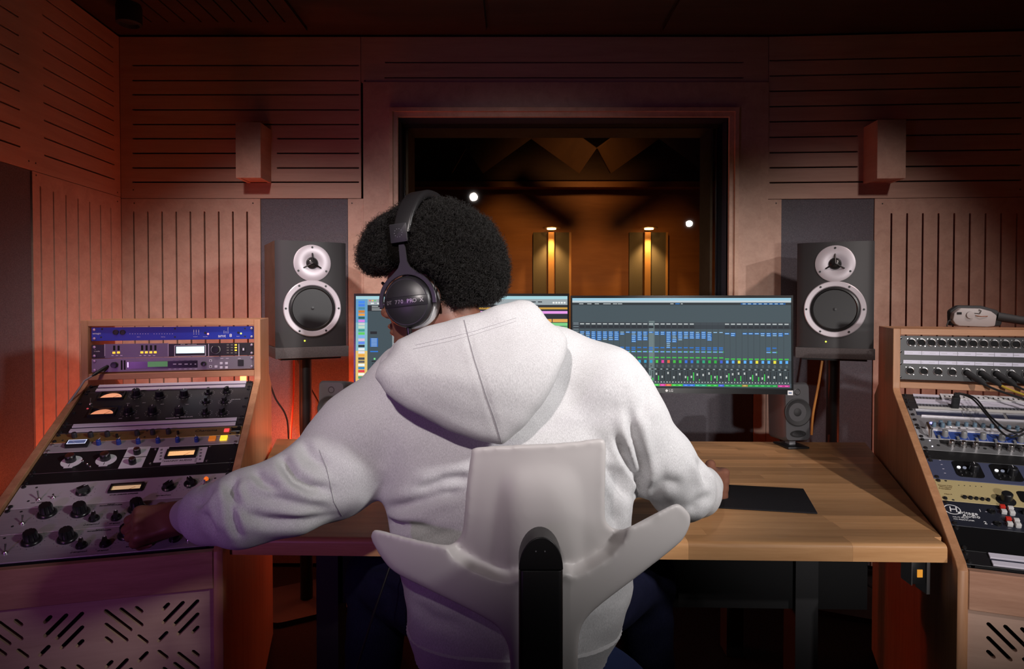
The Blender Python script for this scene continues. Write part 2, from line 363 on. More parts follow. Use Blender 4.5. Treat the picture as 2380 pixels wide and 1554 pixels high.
for k, (px0, px1, pc_) in enumerate(((1239, 1322, 1280), (1461, 1545, 1502))):
    xa, xb, xm = at(px0, 540, LY).x, at(px1, 540, LY).x, at(pc_, 540, LY).x; zt = at(pc_, 541, LY).z
    MB().box(xa, xm - .045, -.05, 0, .3, zt).build('felt_panel', FELT2, live); MB().box(xm + .045, xb, -.05, 0, .3, zt).build('felt_panel', FELT2, live)
    MB().box(xm - .03, xm + .03, -.08, 0, .3, zt).build('batten', mat('batten_wood', (.55, .26, .07), .5), live)
    MB().box(xb, xb + .02, -.06, 0, .3, zt).build('edge_strip', mat('batten_wood', (.55, .26, .07), .5), live)
    lp = empty('wall_lamp', (xm, LY - .08, zt + .02), 'small brass downlight glowing on the far wall, %s of the two seen through the window' % ('left' if k == 0 else 'right'), 'lamp', 'downlights in the live room')
    MB().lathe([(.088, .012), (.088, .02), (.03, .03)], 28, (0, -.05, 0)).build('shade', mat('lamp_brass', (.5, .27, .10), .4, .6), lp)
    MB().lathe([(.045, 0), (.045, .012)], 20, (0, -.05, 0)).build('bulb', mat('lamp_glow', (1, .8, .5), .5, emit=(1, .62, .25), es=9), lp)
    MB().box(-.02, .02, -.03, .08, .0, .02).build('bracket', mat('lamp_brass', (.5, .27, .10), .4, .6), lp)
    spot('lamp_beam_%d' % k, (xm, LY - .15, zt - .03), (xm, LY - .10, .2), 26, (1, .62, .26), 95, .8, .03)
spot('live_room_glow', (.6, 4.4, 3.1), (.6, 6.6, 1.05), 150, (1, .50, .16), 74, 1.0, .2)  # added unseen spot that brightens the far wall besides its two lamps
# wooden boxes on the wall, ceiling spot
def wallbox(F, xa, xb, ya, yb, label, flip):
    x0, y1 = loc(F, xa, ya, .13); x1, y0 = loc(F, xb, yb, .13)
    t = empty('wall_box', F @ Matrix.Translation(((x0 + x1) / 2, y0, 0)), label, 'box', 'wooden boxes on the back wall'); w = (x1 - x0) / 2; hh = y1 - y0
    MB().box(-w, w, 0, hh, .115, .13).build('front_board', PLY, t, bevel=.001)
    MB().box(-w, -w + .015, 0, hh, 0, .115).build('side_board', PLY, t); MB().box(w - .015, w, 0, hh, 0, .115).build('side_board', PLY, t)
    MB().box(-w + .015, w - .015, hh - .015, hh, 0, .115).build('top_board', PLY, t); MB().box(-w + .015, w - .015, .004, .018, 0, .115).build('bottom_board', PLY, t)
wallbox(WB, 547, 606, 284, 413, 'plain plywood box mounted on the wall left of the window', 0)
wallbox(WR, 2040, 2105, 278, 414, 'plain plywood box mounted on the wall right of the window', 1)
p = at(300, 55, 2.75)
sp = empty('ceiling_spotlight', (p.x, p.y, CEIL), 'round black spotlight on the ceiling in the upper left corner', 'lamp')
MB().lathe([(.02, 0), (.045, -.012), (.05, -.03), (.05, -.10), (.04, -.105), (.035, -.09)], 24).build('housing', BLKM, sp)
MB().cyl((0, 0, -.012), .055, .012).build('mounting_plate', BLKM, sp)
# ------------------------------------------------------------------ racks: frames of the sloped and upright panels
UM, PW = .04445, .4826
LSY, LSS, RSY = .258, math.radians(23.1), -.357
LS = frame((-1.3295, 2.024, CZ - .2585), LSY, LSS)
LU = frame((-1.331, 2.041, CZ - .0755), LSY, math.radians(89.2))
RS = frame((1.2345, 2.040, CZ - .286), RSY, LSS)
_q = at(2085, 779, 2.065); RU = frame(_q, RSY, math.radians(89.2))
RUM = .0430
def Z1(x, y): return 180 + x / 5.1739, 720 + y / 5.1739
def Z2(x, y): return 80 + x / 4.4074, 960 + y / 4.4074
def Z3(x, y): return x / 4.25, 1080 + y / 4.25
def Z4(x, y): return 2030 + x / 6.8, 680 + y / 6.8
def Z5(x, y): return 2060 + x / 7.4375, 880 + y / 7.4375
def Z6(x, y): return 2080 + x / 5.18, 1050 + y / 5.18
# ------------------------------------------------------------------ desk of glued beech staves
DZ = .74
dfl, dfr = on_z(690, 1250, DZ), on_z(2216, 1266, DZ); dyaw = math.atan2(dfr.y - dfl.y, dfr.x - dfl.x)
DF = Matrix.Translation((dfl.x, dfl.y, 0)) @ Matrix.Rotation(dyaw, 4, 'Z')
desk = empty('desk', DF, 'long beech studio desk with a glued stave top under the screens', 'desk')
DXL, DXR, DD, DT = -.62, (dfr - dfl).length, 1.075, .040
xa = DXL
def rack_side_x(y, left):   # where the rack flanks cut the desk, desk coordinates
    F = LS if left else RS; Fi = DF.inverted() @ F
    x = PW + .028 if left else -.028
    p0 = Fi @ Vector((x, 0, 0)); p1 = Fi @ Vector((x, -.7, 0)); t = (y - p0.y) / (p1.y - p0.y); return p0.x + (p1.x - p0.x) * t
n_row = 22; sw = DD / n_row
for i in range(n_row):
    y0, y1 = i * sw + .0001, (i + 1) * sw - .0001
    xl = [max(rack_side_x(y, True), -.9) + .006 for y in (y0, y1)]; xe = [min(rack_side_x(y, False) - .004, 2.1) for y in (y0, y1)]
    if i == 0: xl, xe = [max(v, -.30) for v in xl], [min(v, DXR) for v in xe]
    L0, E0 = min(xl), max(xe); x = L0 - random.uniform(0, .3); zt_ = DZ - random.uniform(0, .00025)
    while x < E0:
        x2 = x + random.uniform(.22, .62)
        if x2 > E0 - .10: x2 = E0 + .2
        if x2 > max(xl) + .02:
            a_ = [max(x, v) + .0001 for v in xl]; e_ = [min(x2, v) - .0001 for v in xe]; b = MB()
            if i == 0:      # rounded front edge
                r = .012; prof = [(sw, DZ - DT), (sw, DZ)] + [(r - r * math.sin(t), DZ - r + r * math.cos(t)) for t in (0, .4, .8, 1.2, 1.57)] + [(0, DZ - DT)]
                b.prism(prof, max(a_), min(e_), lambda yy, zz, xx: (xx, yy, zz))
            else: b.prism([(a_[0], y0), (e_[0], y0), (e_[1], y1), (a_[1], y1)], DZ - DT, zt_)
            b.build('stave', BEECH, desk)
        x = x2
MB().box(.0, 1.45, .30, .33, .45, DZ - DT).build('modesty_rail', DARK, desk)
for x in (-.05, 1.25): MB().box(x, x + .06, .28, .36, 0, DZ - DT).build('leg', BLKM, desk)
for x in (-.05, 1.25): MB().box(x, x + .06, .88, .96, 0, DZ - DT).build('leg', BLKM, desk)
mp = [on_z(1640, 1126, DZ), on_z(1868, 1138, DZ), on_z(1901, 1195, DZ), on_z(1660, 1181, DZ)]
c = sum(mp, Vector()) / 4
pad = MB().prism([((p - c).x * .995, (p - c).y * .995) for p in mp[::-1]], 0, .004).build('mouse_pad', fuzzy('pad_cloth', (.022, .021, .024), (.012, .011, .013), 300, .8), None, Matrix.Translation((c.x, c.y, DZ + .0004)), bevel=.0015)
tag(pad, 'thin black rectangular mouse pad lying on the beech desk', 'mouse pad')
# power switch under the desk
p = at(2133, 1322, 1.52); sw_ = empty('power_switch', p, 'small black switch box with orange lamp under the desk edge', 'switch')
MB().box(-.020, .012, -.012, .03, -.032, .032).build('body', BLK, sw_, bevel=.003)
MB().box(-.009, .003, -.014, -.012, -.014, .004).build('indicator', mat('orange_lamp', (.4, .15, .02), .4, emit=(1, .42, .05), es=.55), sw_)
MB().box(.014, .022, -.012, .03, -.055, .040).build('bracket', ALU, sw_); MB().box(-.022, -.020, -.012, .03, -.034, .045).build('bracket', ALU, sw_)
MB().box(-.022, .022, -.012, .03, .040, .045).build('bracket', ALU, sw_)
# ------------------------------------------------------------------ screens
def emitcol():
    m = bpy.data.materials.new('screen_picture'); m.use_nodes = True; b = bsdf(m); L = m.node_tree.links
    a = nn(m, 'ShaderNodeVertexColor', layer_name='pic'); b.inputs['Base Color'].default_value = (.01, .01, .012, 1); b.inputs['Roughness'].default_value = .5; b.inputs['Specular IOR Level'].default_value = .08
    L.new(a.outputs[0], b.inputs['Emission Color']); b.inputs['Emission Strength'].default_value = 1.05; return m
SCR = emitcol()
def lin(c): return tuple(((v / 255) / 12.92 if v / 255 < .04 else ((v / 255 + .055) / 1.055) ** 2.4) for v in c)
class Pic:
    def __init__(s, w, h): s.w, s.h, s.q = w, h, []
    def r(s, u0, u1, v0, v1, c, lay=1): s.q.append((u0, u1, v0, v1, lin(c), lay))
    def build(s, name, parent):
        V, F, Cc = [], [], []
        for u0, u1, v0, v1, c, lay in s.q:
            n = len(V); z = .00008 * lay
            V += [((u - .5) * s.w, (.5 - v) * s.h, z) for u, v in ((u0, v1), (u1, v1), (u1, v0), (u0, v0))]; F.append((n, n + 1, n + 2, n + 3)); Cc += [(*c, 1)] * 4
        me = bpy.data.meshes.new(name); me.from_pydata(V, [], F); me.materials.append(SCR)
        at_ = me.color_attributes.new('pic', 'FLOAT_COLOR', 'CORNER'); at_.data.foreach_set('color', np.array(Cc, np.float32).ravel())
        return inst(name, me, parent, Matrix())
def monitor(tl, tr, bl_y, label, fill):
    """tl,tr: top corners (world)"""
    w = (tr - tl).length; h = tl.z - bl_y; yaw = math.atan2(tr.y - tl.y, tr.x - tl.x)
    F = frame((tl + tr) / 2, yaw, math.radians(88)); F = F @ Matrix.Translation((0, -h / 2, 0))
    base = F.translation.copy()
    t = empty('computer_monitor', F, label, 'monitor', 'ultrawide computer screens on the desk')
    sx, st, sb = .0065, .009, .018
    MB().box(-w / 2, w / 2, -h / 2, h / 2, -.022, -.0008).build('back_cover', BLKM, t, bevel=.003)
    for (a, b, c_, d) in ((-w / 2, w / 2, h / 2 - st, h / 2), (-w / 2, w / 2, -h / 2, -h / 2 + sb), (-w / 2, -w / 2 + sx, -h / 2 + sb, h / 2 - st), (w / 2 - sx, w / 2, -h / 2 + sb, h / 2 - st)):
        MB().box(a, b, c_, d, -.0008, .0016).build('bezel', BLKG, t)
    pic = Pic(w - 2 * sx, h - st - sb); fill(pic); o = pic.build('screen', t); o.location = (0, (sb - st) / 2, -.0006)
    # monitor arm: pole clamped to the desk between the two screens
    Fi = F.inverted(); pole = Vector((at(1322, 800, 2.45).x + (-.035 if base.x < .2 else .035), 2.47, DZ))
    MB().cyl((0, 0, .012), .016, base.z - DZ + .03, 18).build('pole', BLKM, t, Fi @ Matrix.Translation(pole))
    MB().prism(rrect(-.034, .034, -.05, .05, .01), 0, .012).build('clamp', BLKM, t, Fi @ Matrix.Translation(pole + Vector((0, 0, .0005))), bevel=.002)
    back = F @ Vector((0, 0, -.05)); e = Vector((pole.x, pole.y, base.z))
    MB().tube([Fi @ e, Fi @ (e * .35 + back * .65 + Vector((0, .05, 0))), Fi @ back], .013, 10).build('arm', BLKM, t)
    MB().box(-.05, .05, -.05, .05, -.05, -.022).build('mount_plate', BLKM, t)
    return t, w, h
def pic_right(p):
    R = random.Random(3); R_ = p.r
    R_(0, 1, 0, 1, (66, 80, 86), 0); R_(0, 1, .0, .028, (150, 196, 216)); R_(0, 1, .028, .05, (190, 200, 204)); R_(0, 1, .05, .078, (40, 48, 52))
    for u in (.032, .07, .105, .145, .16, .19, .213): R_(u, u + .02, .06, .068, (190, 198, 200), 2)
    R_(.455, .47, .06, .068, (190, 198, 200), 2); R_(.478, .498, .058, .07, (40, 110, 180), 2); R_(.503, .512, .06, .068, (190, 198, 200), 2)
    R_(.775, .975, .057, .073, (20, 86, 150), 2)
    for k in range(8): R_(.783 + k * .024, .797 + k * .024, .061, .069, (180, 210, 230), 3)
    R_(0, 1, .27, .30, (58, 66, 72)); R_(0, 1, .30, .345, (50, 58, 64)); R_(0, 1, .69, .94, (52, 62, 66))
    for v in (.275, .29, .315, .345, .37, .39): R_(.005, .03, v, v + .008, (120, 132, 138), 2)
    n = 36; u0 = .036; du = (1 - u0 - .004) / n
    cols = [(40, 150, 60)] * 12 + [(70, 190, 70)] * 2 + [(220, 60, 150), (220, 100, 60), (60, 180, 60), (60, 180, 60), (50, 110, 210), (50, 110, 210), (40, 160, 120), (40, 160, 120), (40, 170, 60), (40, 170, 60), (60, 90, 200), (30, 140, 60), (30, 140, 60), (30, 140, 60), (150, 130, 50), (30, 140, 60), (30, 150, 60), (30, 150, 60), (30, 140, 60), (30, 140, 60), (180, 50, 130), (180, 50, 130)]
    R_(u0 + 12 * du, u0 + 13 * du, .255, .93, (104, 120, 122), 1)
    for k in range(n):
        a = u0 + k * du; b = a + du * .80; c = cols[k % len(cols)]; far = k > 24
        R_(a - du * .12, a - du * .08, .27, .94, (44, 52, 56), 2)
        if not (19 < k < 25): R_(a + .001, b - .002, .284, .294, (200, 206, 206), 3); R_(a, b, .31, .335, (34, 40, 46), 2)
        nb = R.choice([1, 2, 3, 4, 5, 6]) if not far else R.choice([0, 1, 1, 2])
        if k < 7: nb = 5
        if k == 15: nb = 9
        v = .372 + (.012 if far else 0)
        for j in range(nb):
            if R.random() < .86: R_(a, b, v, v + .0185, (26, 96, 172), 2)
            R_(a + .002, b - .002 - R.random() * .003, v + .005, v + .013, (150, 196, 235), 3); v += .0205
        if not far or k in (32, 33):
            for j in range(R.choice([1, 1, 2])): R_(a, b - .003, .545 + j * .02, .558 + j * .02, (40, 110, 190), 2)
            R_(a, b - .004, .592, .604, (110, 170, 230), 2); R_(b - .003, b, .588, .606, (60, 170, 70), 2)
        R_(a + .001, b - .002, .655 + .012 * far, .668 + .012 * far, (60, 190, 70), 2)
        ic = (90, 170, 240) if far and k % 3 else ((230, 220, 60) if far else (c if k > 12 else (50, 150, 190)))
        R_(a + du * .18, a + du * .62, .690, .722, ic, 2)
        R_(a + du * .25, a + du * .55, .742, .766, (96, 108, 110), 2); R_(a + du * .31, a + du * .49, .748, .760, (56, 66, 70), 3)
        R_(a, a + du * .3, .785, .795, (160, 170, 170), 2); R_(a + du * .45, a + du * .8, .785, .797, (24, 28, 30), 2)
        R_(a + du * .28, a + du * .34, .81, .915, (28, 34, 36), 2); R_(a + du * .62, a + du * .74, .81, .915, (24, 30, 32), 2)
        f = R.uniform(.82, .875); R_(a + du * .18, a + du * .44, f, f + .022, (210, 214, 212), 3); R_(a + du * .18, a + du * .44, f + .009, f + .013, (90, 96, 98), 4)
        if R.random() < .45: g = R.uniform(.82, .90); R_(a + du * .6, a + du * .76, g, .915, (50, 205, 70), 3)
        R_(a + .001, a + du * .25, .928, .938, (190, 196, 196), 2); R_(a + du * .55, a + du * .7, .928, .938, (190, 196, 196), 2)
        R_(a - du * .12, a + du * .88, .955, .978, c, 2); R_(a + du * .1, a + du * .6, .963, .970, tuple(min(255, q + 70) for q in c), 3)
    R_(0, 1, .985, 1, (30, 36, 38), 2)
def pic_left(p):
    R = random.Random(5); R_ = p.r
    R_(0, 1, 0, 1, (58, 74, 80), 0); R_(0, 1, 0, .035, (160, 205, 214)); R_(0, 1, .035, .10, (150, 160, 164))
    R_(0, .055, .035, .30, (92, 150, 190), 2); R_(0, .055, .30, .62, (130, 180, 190), 2); R_(0, .055, .62, 1, (222, 190, 110), 2)
    dc = [(60, 130, 230), (60, 120, 220), (70, 130, 150), (200, 120, 40), (230, 150, 60), (30, 90, 90), (210, 120, 220), (200, 200, 200), (190, 210, 190), (60, 150, 140), (90, 200, 90), (120, 170, 230), (220, 180, 200), (90, 130, 230), (40, 44, 50), (230, 230, 230), (220, 220, 230), (230, 160, 60), (60, 70, 80), (90, 90, 90), (230, 240, 240), (40, 130, 190), (220, 60, 70), (240, 240, 230), (70, 150, 120), (240, 240, 240)]
    for i, c in enumerate(dc): R_(.012, .042, .055 + i * .0355, .082 + i * .0355, c, 3)
    for i, c in enumerate([(230, 90, 80), (230, 190, 60), (80, 200, 90)]): R_(.063 + i * .012, .070 + i * .012, .045, .058, c, 3)
    for i in range(8): R_(.07 + i * .03, .085 + i * .03, .075, .09, (225, 228, 228), 3)
    R_(.055, .30, .105, .17, (24, 28, 32), 2)
    for i in range(3): R_(.075, .075 + .03 + .03 * i, .112 + i * .02, .120 + i * .02, (190, 196, 196), 3)
    R_(.068, .10, .40, .43, (24, 28, 32), 2); R_(.068, .105, .475, .575, (30, 96, 176), 2); R_(.068, .105, .62, .635, (40, 110, 190), 2)
    for i in range(6): R_(.073, .10, .482 + i * .016, .488 + i * .016, (170, 200, 230), 3)
    R_(.095, .10, .80, .88, (60, 200, 80), 3); R_(.078, .086, .80, .82, (210, 214, 214), 3); R_(.13, .14, .77, .80, (200, 206, 206), 3); R_(.085, .093, .70, .72, (120, 220, 140), 3)
    for x in (.075, .13): R_(x, x + .02, .73, .745, (24, 30, 32), 2); R_(x + .004, x + .007, .76, .90, (28, 36, 38), 2)
    hue = [(80, 210, 90)] * 16 + [(210, 200, 70)] * 3 + [(230, 140, 60)] * 4 + [(220, 80, 200)] * 8 + [(90, 120, 230)] * 6 + [(60, 150, 210)] * 6 + [(80, 200, 150)] * 4 + [(230, 90, 120)] * 3 + [(90, 210, 100)] * 4
    for i in range(54):
        v = .20 + i * .0145; R_(.172, .182, v, v + .006, (205, 212, 214), 3); R_(.205, .213, v, v + .008, hue[i % len(hue)], 3)
        R_(.228, .236, v, v + .006, (190, 198, 200), 3); R_(.245, .251, v, v + .006, (170, 178, 182), 3)
    R_(.30, 1, .10, .128, (34, 38, 44), 2); R_(.50, .57, .115, .122, (210, 214, 214), 3); R_(.70, .86, .110, .120, (200, 204, 206), 3)
    R_(.30, 1, .128, .150, (196, 150, 60), 2); R_(.30, 1, .15, .97, (34, 38, 46), 1); R_(.30, 1, .17, .20, (226, 150, 226), 3); R_(.84, .86, .20, .215, (200, 110, 220), 3)
    R_(.45, .50, .065, .085, (30, 36, 40), 3); R_(.80, .85, .06, .072, (40, 44, 48), 3); R_(.86, .88, .06, .072, (40, 44, 48), 3)
    for i in range(5): R_(.93 + i * .013, .939 + i * .013, .065, .085, (225, 228, 228), 3)
    for i in range(16):
        v = .26 + i * .043; c = R.choice([(170, 215, 100), (120, 200, 130), (210, 120, 200), (90, 140, 220), (220, 160, 80)])
        x = .31
        while x < .97:
            w_ = R.uniform(.05, .25); R_(x, min(x + w_ - .004, 1), v, v + .036, c, 3); x += w_ + (R.uniform(.02, .2) if R.random() < .4 else 0)
mR, wR, hR = monitor(at(1326, 684, 2.335), at(1843, 689, 2.27), at(1600, 910, 2.30).z, 'ultrawide monitor showing mixer channels, right of the seated person', pic_right)
mL, wL, hL = monitor(at(823, 681, 2.33), at(1323, 683, 2.335), at(1000, 903, 2.33).z, 'ultrawide monitor partly hidden behind the person\'s head and shoulder', pic_left)
MB().lathe([(.0045, 0), (.0045, .0004)], 20, (-.048, -hR / 2 + .009, .0016)).build('emblem', WHITE, mR)
text('LG', .012, WHITE, mR, -.040, -hR / 2 + .009, .0018)
MB().box(wR / 2 - .020, wR / 2 - .002, -hR / 2 - .002, -hR / 2 + .014, .0016, .0022).build('sticker', WHITE, mR)
MB().box(wR / 2 - .017, wR / 2 - .006, -hR / 2 + .003, -hR / 2 + .008, .0022, .0024).build('sticker_print', mat('sticker_blue', (.10, .16, .30), .5), mR)
# ------------------------------------------------------------------ studio loudspeakers on stands
def studio_speaker(tl, tr, bl_, label, lab2, lab3, mirror, cable):
    """front face corners (world)"""
    w = (tr - tl).length; yaw = math.atan2(tr.y - tl.y, tr.x - tl.x); h = tl.z - bl_.z
    B = frame(Vector(((tl.x + tr.x) / 2, (tl.y + tr.y) / 2, bl_.z)), yaw, math.radians(90)); dp = .27
    t = empty('studio_speaker', B, label, 'speaker', 'large two-way studio speakers')
    SB = mat('speaker_baffle', (.030, .029, .031), .5); RING = mat('speaker_ring', (.50, .46, .50), .38, .25)
    MB().box(-w / 2, w / 2, 0, h, -dp, -.018).build('cabinet', wood('speaker_veneer', (.13, .075, .055), (.08, .045, .03), (10, 10, 10), .5), t, bevel=.002)
    c = .026
    MB().add([(-w / 2, 0, -.018), (w / 2, 0, -.018), (w / 2, h, -.018), (-w / 2, h, -.018), (-w / 2 + c, 0, 0), (w / 2 - c, 0, 0), (w / 2 - c, h, 0), (-w / 2 + c, h, 0)],
             [(0, 1, 5, 4), (1, 2, 6, 5), (2, 3, 7, 6), (3, 0, 4, 7), (4, 5, 6, 7), (0, 3, 2, 1)]).build('front_baffle', SB, t)
    s = h / 1.0; ty, wy = h * .795, h * .365; tr_ = w * .262; wr = w * .405
    tw = MB().lathe([(tr_, 0), (tr_, .0035), (tr_ - .002, .0045), (.034 * w / .3, .004), (.026 * w / .3, .001)], 48, (0, ty, 0)).build('tweeter_plate', RING, t)
    MB().lathe([(.026 * w / .3, .001), (.022 * w / .3, .010), (.012 * w / .3, .016), (.001, .018)], 24, (0, ty, 0)).build('dome', mat('dome_black', (.02, .02, .02), .25), tw)
    g = MB()
    for k in range(3):
        a = math.pi / 2 + k * 2.094; g.tube([(.042 * w / .3 * math.cos(a), ty + .042 * w / .3 * math.sin(a), .006), (.020 * w / .3 * math.cos(a), ty + .020 * w / .3 * math.sin(a), .014), (0, ty, .02)], .003, 6)
    g.build('dome_guard', BLK, tw)
    wf = MB().lathe([(wr, 0), (wr, .005), (wr - .003, .007), (wr * .83, .006), (wr * .80, .002), (wr * .80, 0)], 56, (0, wy, 0)).build('woofer_ring', RING, t)
    MB().lathe([(wr * .80, .001), (wr * .78, .006), (wr * .72, .008), (wr * .68, .003)], 48, (0, wy, 0)).build('surround', mat('rubber_black', (.012, .012, .013), .35), wf)
    MB().lathe([(wr * .70, .004), (wr * .36, -.012), (wr * .34, -.008), (wr * .22, .001), (.001, .005)], 48, (0, wy, 0)).build('cone', mat('cone_black', (.010, .009, .011), .42), wf)
    bolt = MB().lathe([(.0042, 0), (.0042, .0018), (.001, .002)], 10).mesh('bolt', BLK)
    for k in range(6):
        a = k * math.pi / 3; inst('bolt', bolt, wf, ((wr * .915) * math.cos(a), wy + (wr * .915) * math.sin(a), .0065))
    for a in (90, 210, 330): inst('bolt', bolt, tw, (tr_ * .86 * math.cos(math.radians(a)), ty + tr_ * .86 * math.sin(math.radians(a)), .004))
    MB().lathe([(.0032, 0), (.003, .002)], 12, (-.11 * w, h * .058, .0)).build('power_led', mat('yellow_led', (.7, .8, .1), .4, emit=(.75, .9, .05), es=2.2), t)
    # foam pad and stand
    pt = .044
    pad = empty('isolation_pad', B @ Matrix.Translation((0, -pt - .0005, 0)), lab2, 'foam pad', 'foam pads under the studio speakers')
    MB().prism([(-w / 2 - .004, 0), (w / 2 + .004, 0), (w / 2 + .004, pt), (-w / 2 - .004, pt)], -dp, .006).build('foam', fuzzy('pad_foam', (.14, .125, .125), (.07, .06, .062), 420, 1, .8), pad, bevel=.002)
    z0 = bl_.z - pt - .0008
    st = empty('speaker_stand', Matrix.Translation(B @ Vector((0, -pt - .001, -.14)) - Vector((0, 0, z0))) @ Matrix.Rotation(yaw, 4, 'Z'), lab3, 'stand', 'black pole stands behind the desk')
    MB().box(-.12, .12, -.12, .12, z0 - .008, z0).build('top_plate', BLKM, st)
    MB().cyl((0, 0, .02), .026, z0 - .028, 24).build('pole', BLK, st)
    MB().prism(rrect(-.17, .17, -.17, .17, .04), 0.0005, .02).build('base_plate', BLKM, st)
    return t, B
tL = at(640, 557, 2.55); tRr = at(806, 565, 2.69)
spkL, BL = studio_speaker(tL, tRr, at(645, 808, 2.55), 'black studio speaker with silver rings, standing left of the screens', 'grey foam pad under the left studio speaker', 'black pole stand carrying the left studio speaker', 1, 0)
tL = at(1853, 565, 2.70); tRr = at(2034, 559, 2.58)
spkR, BR = studio_speaker(tL, tRr, at(1855, 806, 2.70), 'black studio speaker with silver rings, standing right of the screens', 'grey foam pad under the right studio speaker', 'black pole stand carrying the right studio speaker', 0, 0)
# small desktop speakers
def desk_speaker(foot, w, h, yaw, label):
    B = Matrix.Translation((foot.x, foot.y, DZ + .0006)) @ Matrix.Rotation(yaw, 4, 'Z')
    t = empty('desktop_speaker', B, label, 'speaker', 'small desktop speakers'); G = mat('speaker_grey', (.055, .055, .06), .45)
    MB().box(-.042, .042, -.055, .055, 0, .008).build('foot', BLK, t, bevel=.003)
    MB().box(-.012, .012, -.01, .02, .008, .030).build('hinge', GREY, t)
    z0 = .024
    body = MB(); out = rrect(-w / 2, w / 2, z0, z0 + h, .018, 6); inn = rrect(-w / 2 + .008, w / 2 - .008, z0 + .006, z0 + h - .006, .016, 6)
    n = len(out); v = [(x, -.05, z) for x, z in inn] + [(x, -.035, z) for x, z in out] + [(x * .86, .075, z0 + (z - z0) * .95) for x, z in out]
    f = [tuple(range(n))] + [(i, (i + 1) % n, n + (i + 1) % n, n + i) for i in range(n)] + [(n + i, n + (i + 1) % n, 2 * n + (i + 1) % n, 2 * n + i) for i in range(n)] + [tuple(range(2 * n, 3 * n))[::-1]]
    T = Matrix.Rotation(-.05, 4, 'X')
    body.add(v, f).build('cabinet', G, t, T, ang=50)
    k = w / .105
    MB().lathe([(.026 * k, 0), (.026 * k, .003), (.022 * k, .004), (.019 * k, .001), (.010 * k, -.001), (.001, .003)][::1], 32, (0, -.0495, z0 + h * .845), axis='y').build('tweeter', BLK, t, T @ Matrix.Diagonal((1, 1, 1, 1)))
    o = MB().lathe([(.0505 * k, 0), (.0505 * k, -.004), (.047 * k, -.006), (.042 * k, -.004), (.032 * k, .0), (.015 * k, -.0005), (.012 * k, -.003), (.001, -.0045)], 40, (0, -.0495, z0 + h * .50), axis='y').build('woofer', BLKM, t, T)
    MB().lathe([(.030 * k, 0), (.030 * k, -.002), (.026 * k, -.0025), (.022 * k, -.0005)], 32, (0, -.0495, z0 + h * .135), axis='y', sy=.42).build('port', DARK, t, T)
    return t
fR = on_z(1849, 1042, DZ); desk_speaker(Vector((fR.x, fR.y + .04, 0)), .108, .218, .12, 'small dark grey desktop speaker standing by the right end of the screens')
fL = on_z(775, 1030, DZ); desk_speaker(Vector((fL.x, fL.y + .03, 0)), .112, .215, -.12, 'small dark grey desktop speaker half hidden behind the left sleeve')
# loose cables behind the desk
def cable(pts, r, m, label, cat='cable', name='cable', group=None, sub=8):
    pts = [Vector(p) for p in pts]; out = []
    for i in range(len(pts) - 1):
        p0, p1, p2, p3 = pts[max(i - 1, 0)], pts[i], pts[i + 1], pts[min(i + 2, len(pts) - 1)]
        for k in range(sub):
            t = k / sub; out.append(.5 * ((2 * p1) + (p2 - p0) * t + (2 * p0 - 5 * p1 + 4 * p2 - p3) * t * t + (3 * p1 - p0 - 3 * p2 + p3) * t ** 3))
    out.append(pts[-1]); o = out[0].copy()
    return tag(MB().tube([p - o for p in out], r, 8).build(name, m, None, Matrix.Translation(o)), label, cat, group)
RC = mat('red_cable', (.30, .03, .02), .5); YC = mat('yellow_cable', (.62, .42, .05), .5); OC = mat('orange_cable', (.60, .26, .05), .5)
cable([at(683, 825, 2.75), at(682, 920, 2.86), at(676, 1010, 2.98), at(672, 1120, 3.0)], .004, RC, 'red cable hanging below the left studio speaker')
cable([at(624, 880, 2.85), at(640, 925, 2.85), at(662, 960, 2.85), at(670, 1000, 2.85), at(670, 1100, 2.85)], .004, BLKM, 'thin black cable hanging against the grey felt beside the left rack')
cable([at(692, 835, 2.78), at(710, 880, 2.85), at(745, 945, 2.9), at(760, 1000, 2.9)], .004, BLKM, 'thin black cable slanting behind the left speaker pole')
cable([at(1911, 838, 2.75), at(1903, 890, 2.75), at(1890, 960, 2.76), at(1886, 1010, 2.76)], .005, OC, 'orange cable hanging below the right studio speaker')
cable([at(1937, 838, 2.80), at(1937, 920, 2.92), at(1938, 1020, 2.98)], .004, RC, 'red cable running down beside the right speaker pole')
